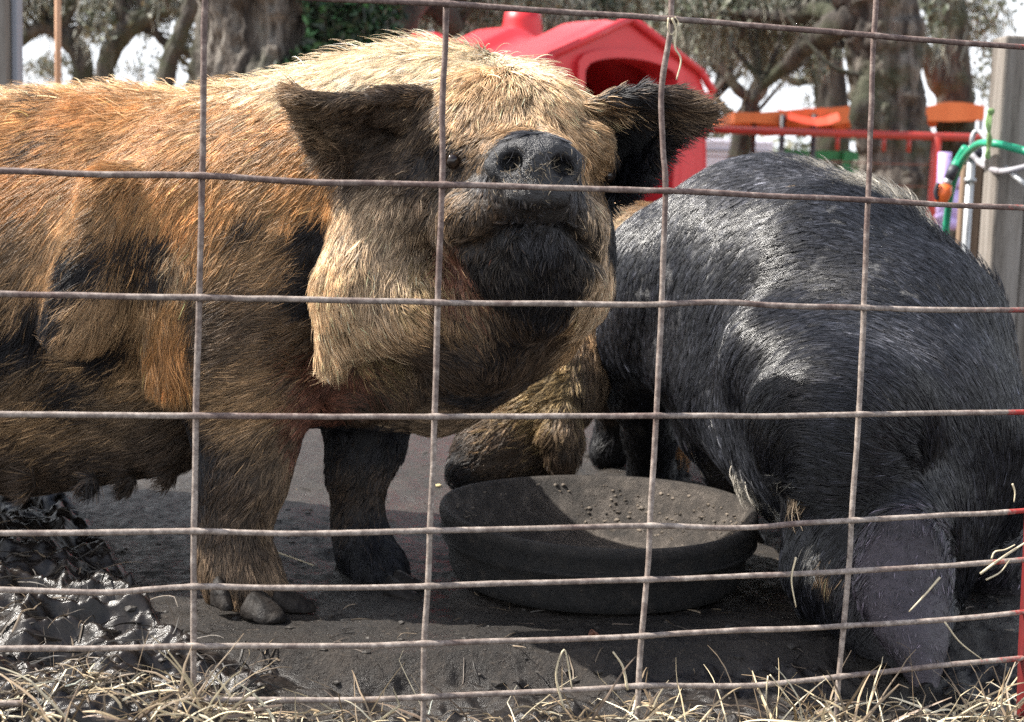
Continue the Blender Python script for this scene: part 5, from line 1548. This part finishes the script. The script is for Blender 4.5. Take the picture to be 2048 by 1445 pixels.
# ---- black pig with its head down --------------------------------
def black_pig():
    f = Field((0.02, 1.50, -0.01), (1.02, 2.75, 0.72), 0.0052)
    chain_px(f, [(1420, 600, 2.30, 215), (1520, 590, 2.22, 258), (1625, 680, 2.08, 265), (1720, 830, 1.95, 265)], .045)
    chain_px(f, [(1720, 830, 1.95, 265), (1790, 940, 1.86, 225)], .045)
    chain_px(f, [(1555, 565, 2.16, 242), (1665, 598, 2.04, 224), (1792, 706, 1.93, 216), (1850, 830, 1.88, 190)], .035)
    # haunch and hind leg
    chain_px(f, [(1330, 560, 2.28, 130), (1275, 690, 2.27, 72), (1278, 790, 2.32, 52), (1300, 870, 2.40, 45), (1305, 950, 2.44, 40), (1300, 985, 2.44, 42)], .035)
    f.ell(P(1310, 610, 2.20), (px(95, 2.2), .09, px(170, 2.2)), k=.04)
    # belly and near hind leg
    chain_px(f, [(1420, 740, 2.12, 120), (1440, 850, 2.12, 78), (1455, 920, 2.16, 44), (1462, 1010, 2.20, 38), (1470, 1060, 2.2, 36)], .035)
    f.cap(P(1480, 800, 2.02), P(1620, 900, 1.92), px(110, 2), px(120, 1.9), .05)
    f.cap(P(1560, 720, 1.88), P(1640, 780, 1.82), px(110, 1.88), px(150, 1.82), .05)
    # shoulder, neck, head
    f.ell(P(1800, 880, 1.80), (px(230, 1.8), .12, px(230, 1.8)), k=.05)
    chain_px(f, [(1790, 930, 1.80, 220), (1775, 1080, 1.73, 172), (1770, 1180, 1.68, 128), (1790, 1270, 1.63, 84), (1812, 1345, 1.585, 48)], .04)
    f.cap(P(1660, 1040, 1.72), P(1640, 1130, 1.70), px(90, 1.7), px(60, 1.7), .04)
    f.cap(P(1640, 1130, 1.70), P(1650, 1220, 1.72), px(60, 1.7), px(52, 1.7), .03)
    f.cap(P(1930, 1000, 1.85), P(1990, 1150, 1.88), px(120, 1.85), px(70, 1.88), .04)
    chain_px(f, [(1990, 1120, 1.9, 75), (1975, 1230, 1.92, 48), (1960, 1300, 1.92, 42)], .03)
    chain_px(f, [(1640, 1150, 1.86, 75), (1620, 1250, 1.88, 48), (1615, 1330, 1.88, 45)], .03)
    f.ell(P(1690, 850, 1.74), (px(195, 1.74), .13, px(175, 1.74)), k=.02)
    # the ear: a broad hanging flap
    ring = [((1730, 1055, 1.62), (1800, 1035, 1.57), (1900, 1070, 1.63)),
            ((1712, 1130, 1.595), (1800, 1110, 1.545), (1895, 1150, 1.60)),
            ((1722, 1200, 1.570), (1805, 1190, 1.525), (1888, 1220, 1.575)),
            ((1762, 1265, 1.545), (1820, 1260, 1.510), (1882, 1285, 1.55)),
            ((1806, 1325, 1.525), (1840, 1325, 1.500), (1874, 1335, 1.53)),
            ((1838, 1378, 1.510), (1850, 1380, 1.500), (1862, 1378, 1.51))]
    dense = []
    for k in range(len(ring) - 1):
        for t in (0, .25, .5, .75): dense.append(tuple(tuple(np.array(ring[k][m]) * (1 - t) + np.array(ring[k + 1][m]) * t) for m in range(3)))
    ring = dense + [ring[-1]]
    for (a, b, c), (a2, b2, c2) in zip(ring[:-1], ring[1:]):
        for s in np.linspace(0, 1, 24):
            def q(a, b, c): return (1 - s) ** 2 * P(*a) + 2 * s * (1 - s) * P(*b) + s * s * P(*c)
            f.cap(q(a, b, c), q(a2, b2, c2), .007, .007, .0015)
    for g in ([(1760, 1090, 1.548), (1785, 1180, 1.522), (1815, 1260, 1.503)], [(1850, 1085, 1.56), (1855, 1180, 1.535), (1858, 1270, 1.512)], [(1800, 1070, 1.545), (1822, 1150, 1.52)]):
        for p0, p1 in zip(g[:-1], g[1:]): f.cap(P(*p0), P(*p1), .004, .004, .006, sub=True)
    f.cap(P(1820, 1030, 1.68), P(1815, 1065, 1.61), px(90, 1.65), px(60, 1.6), .03)
    V, F = f.mesh(3)
    hide = Hide(V, F)
    hide.lie([(1240,480,262,22),(1300,400,235,22),(1380,340,212,22),(1460,320,195,22),(1540,330,180,24),(1620,350,165,28),(1700,390,150,34),(1780,430,140,36),(1860,500,132,34),(1940,580,120,34),(2010,700,108,32),(2040,850,95,32),
      (1300,500,250,22),(1380,440,228,22),(1460,420,205,22),(1560,420,185,22),(1650,440,165,22),(1740,480,150,24),(1820,560,138,26),(1900,660,125,28),(1970,780,110,30),
      (1250,600,268,22),(1330,580,258,22),(1400,540,240,22),(1480,520,215,22),(1570,520,190,22),(1660,550,165,22),(1750,620,148,24),(1830,720,132,26),(1920,850,118,28),
      (1230,700,272,20),(1290,660,270,20),(1360,680,255,22),(1430,660,238,24),(1500,640,210,24),(1600,640,185,24),(1700,700,160,26),(1800,820,142,28),
      (1250,800,270,18),(1290,880,268,18),(1380,780,230,26),(1450,760,225,26),(1470,860,300,30),(1480,950,300,34),(1420,860,320,24),
      (1540,760,190,28),(1650,820,165,30),(1560,880,230,30),(1700,920,160,30),(1560,980,250,40),(1650,1000,200,28),(1760,980,160,24),(1900,980,110,28),(2020,1000,100,32),
      (1600,1080,260,36),(1650,1100,235,28),(1700,1060,210,22),(1630,1180,262,30),(1600,1250,265,28),(1710,1150,240,9),(1800,1100,265,5),(1800,1180,265,4.5),(1830,1250,268,4.5),(1850,1370,270,7),(1950,1080,100,26),(1960,1200,262,22),(1720,1250,235,20)])
    hide.marks([(1250,500,80,'A'),(1350,420,80,'A'),(1450,350,80,'H'),(1560,350,80,'H'),(1650,340,30,'V',.8),(1740,365,26,'V',.9),(1800,400,26,'V',.7),(1700,420,60,'A'),(1800,480,60,'A'),(1880,560,50,'A'),(1880,450,26,'V',.5),(1990,660,40,'A',.8),(2030,780,40,'A',.5),
      (1400,520,90,'A'),(1520,480,90,'A'),(1640,500,90,'A'),(1740,560,90,'A'),(1840,700,60,'H',.8),(1900,640,80,'A'),
      (1300,620,80,'K'),(1420,640,80,'A'),(1450,780,70,'A'),(1600,600,80,'K'),(1600,760,110,'K',2),(1750,820,120,'K',2),(1880,900,120,'K',2),(1700,960,100,'K',2),(2000,900,80,'K'),  # heavier K marks paint the shade on lower flank and shoulder
      (1250,750,60,'A'),(1290,870,50,'K'),(1460,900,50,'A'),(1480,960,22,'V',1.6),(1570,950,15,'V',7),(1585,1000,14,'C',6),(1562,1030,12,'V',6),(1625,1110,13,'V',4),(1650,1150,13,'T',3),(1600,900,60,'K',2),
      (1800,1090,60,'P',4),(1800,1180,80,'P',5),(1830,1280,60,'P',5),(1850,1370,30,'P',4),(1720,1120,40,'P',2),(1640,1250,60,'K',2),(1700,1280,60,'K',2),(1960,1250,60,'K',2),(1780,1350,40,'K',1)])
    root = empty('pig', (0.62, 2.0, 0), 'black bristly pig with head down rooting beside the feed tub', 'pig')
    def gloss(V): return .25 + 0 * V[:, 0]
    finish_body('body', root, V, F, hide, M_skin, .0018, gloss, .9)
    r = np.random.default_rng(5)
    e0 = P(1815, 1200, 1.57)
    def bald(c):
        q = c - e0
        e = ((q @ cam_r) / px(95, 1.57))**2 + ((q @ cam_u) / px(190, 1.57))**2
        return np.where((e < 1) & ((q @ fw) < .05), .22, 1.0) * np.where(c[:, 2] < .02, .05, 1)
    p, n = sample_surface(V, F, hide.N, density(210000, 30000, bald), r)
    D, L = hide.flow(p, n)
    cols = colour_strands(hide, p, r, .75, .2)  # wide tone spread with grey picks paints wet glints into the hair colour
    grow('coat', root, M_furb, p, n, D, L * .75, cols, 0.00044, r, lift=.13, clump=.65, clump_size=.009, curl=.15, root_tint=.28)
    def dens2(c, nn):
        s = 0
        for (u, v, Y, rr) in ((1640, 335, 2.1, 40), (1720, 355, 2.03, 40), (1790, 385, 2.0, 40), (1860, 430, 1.97, 35), (1930, 490, 1.93, 30), (1995, 560, 1.92, 30)):
            s = s + np.exp(-((c - P(u, v, Y))**2).sum(1) / px(rr * 1.5, Y)**2)
        for (u, v, Y, rr) in ((1570, 950, 1.75, 16), (1585, 1000, 1.72, 16), (1625, 1110, 1.67, 18), (1480, 950, 2.1, 20)):
            s = s + 2 * np.exp(-((c - hide.hit(u, v))**2).sum(1) / px(rr, Y)**2)
        return 45000 * np.minimum(s, 2)
    p, n = sample_surface(V, F, hide.N, dens2, r)
    D, L = hide.flow(p, n)
    grow('mane', root, M_fur, p, n, D, L * 1.3, colour_strands(hide, p, r) * 1.3, 0.00048, r, lift=.45, clump=.2, curl=.4, root_tint=.9)
    for i, (u, v, a) in enumerate(((1300, 1010, -70), (1325, 1005, -50), (1480, 1085, -70), (1500, 1080, -60))):
        g = G(u, v); hoof(root, g, R(a), .045, .015, .028, M_hoof)
    return root

# ---- tan pig behind, snuffling past the tub -----------------------
def tan_pig():
    f = Field((-0.12, 1.98, -0.01), (0.85, 3.15, 0.70), 0.0065)
    chain_px(f, [(1170, 620, 2.42, 140), (1270, 590, 2.56, 165), (1450, 610, 2.74, 165), (1600, 640, 2.85, 160)], .05)
    chain_px(f, [(1150, 650, 2.38, 130), (1090, 760, 2.28, 108), (1040, 850, 2.22, 86), (975, 905, 2.18, 58), (930, 945, 2.16, 38)], .035)
    f.ell(P(1085, 800, 2.2), (px(85, 2.2), .07, px(80, 2.2)), k=.03)
    f.cap(P(1010, 880, 2.2), P(1080, 930, 2.24), px(50, 2.2), px(30, 2.2), .03)
    for (a, b, c), (a2, b2, c2) in zip([((1085, 815, 2.15), (1120, 800, 2.11), (1150, 830, 2.16)), ((1090, 870, 2.13), (1122, 860, 2.09), (1155, 880, 2.14)), ((1105, 915, 2.13), (1125, 915, 2.10), (1148, 912, 2.13))],
                                       [((1090, 870, 2.13), (1122, 860, 2.09), (1155, 880, 2.14)), ((1105, 915, 2.13), (1125, 915, 2.10), (1148, 912, 2.13)), ((1122, 938, 2.13), (1128, 938, 2.12), (1134, 936, 2.13))]):
        for s in np.linspace(0, 1, 8):
            def q(a, b, c): return (1 - s) ** 2 * P(*a) + 2 * s * (1 - s) * P(*b) + s * s * P(*c)
            f.cap(q(a, b, c), q(a2, b2, c2), .009, .009, .008)
    chain_px(f, [(1230, 680, 2.50, 75), (1238, 790, 2.56, 45), (1240, 850, 2.60, 36), (1225, 892, 2.60, 34), (1205, 910, 2.58, 20)], .03)
    chain_px(f, [(1350, 720, 2.55, 75), (1350, 830, 2.50, 40), (1342, 900, 2.46, 30), (1340, 940, 2.44, 26)], .03)
    for u in (1560, 1660): chain_px(f, [(u, 700, 2.8, 80), (u, 820, 2.8, 45), (u, 900, 2.8, 35)], .03)
    V, F = f.mesh(2)
    hide = Hide(V, F)
    hide.lie([(1180,450,260,34),(1200,560,262,34),(1190,680,250,34),(1150,730,235,36),(1100,760,215,34),(1040,800,200,28),(1000,860,215,22),(930,920,215,14),(1080,860,210,26),(1125,850,268,20),(1125,920,268,20),(1020,920,200,18),
      (1240,780,262,24),(1230,880,250,20),(1350,860,268,26),(1400,500,200,34),(1500,600,230,34)])
    hide.marks([(1190,450,60,'C',1.4),(1200,560,50,'C',1.2),(1200,660,50,'T'),(1190,740,50,'N'),(1130,740,50,'Y'),(1090,780,50,'Y',1.8),(1060,830,45,'Y',1.3),(1010,850,40,'N',1.5),(960,890,50,'D',2.0),(920,940,40,'K',1.6),(1020,920,45,'D',2),(1010,870,40,'T',1.6),(1000,835,40,'Y',1.6),(1125,860,35,'N',2.2),(1130,915,25,'D',1.6),(1170,780,40,'D'),
      (1240,800,50,'D',1.4),(1225,880,45,'K',2),(1345,870,30,'O',1.6),(1345,930,30,'A',1.6),(1500,560,120,'T')])
    root = empty('pig', (0.3, 2.6, 0), 'tan pig behind the feed tub with snout lowered to the mud', 'pig')
    finish_body('body', root, V, F, hide, M_skin, .002, None, .6)
    r = np.random.default_rng(21)
    p, n = sample_surface(V, F, hide.N, density(80000, 12000), r)
    D, L = hide.flow(p, n)
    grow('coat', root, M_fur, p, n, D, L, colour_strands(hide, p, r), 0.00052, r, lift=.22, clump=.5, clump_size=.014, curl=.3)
    for u, v, a in ((1195, 918, -150), (1212, 924, -140), (1335, 955, -80), (1356, 948, -60)):
        hoof(root, G(u, v), R(a), .05, .014, .026, M_hoof)
    return root

boar = big_pig()
blackpig = black_pig()
tanpig = tan_pig()
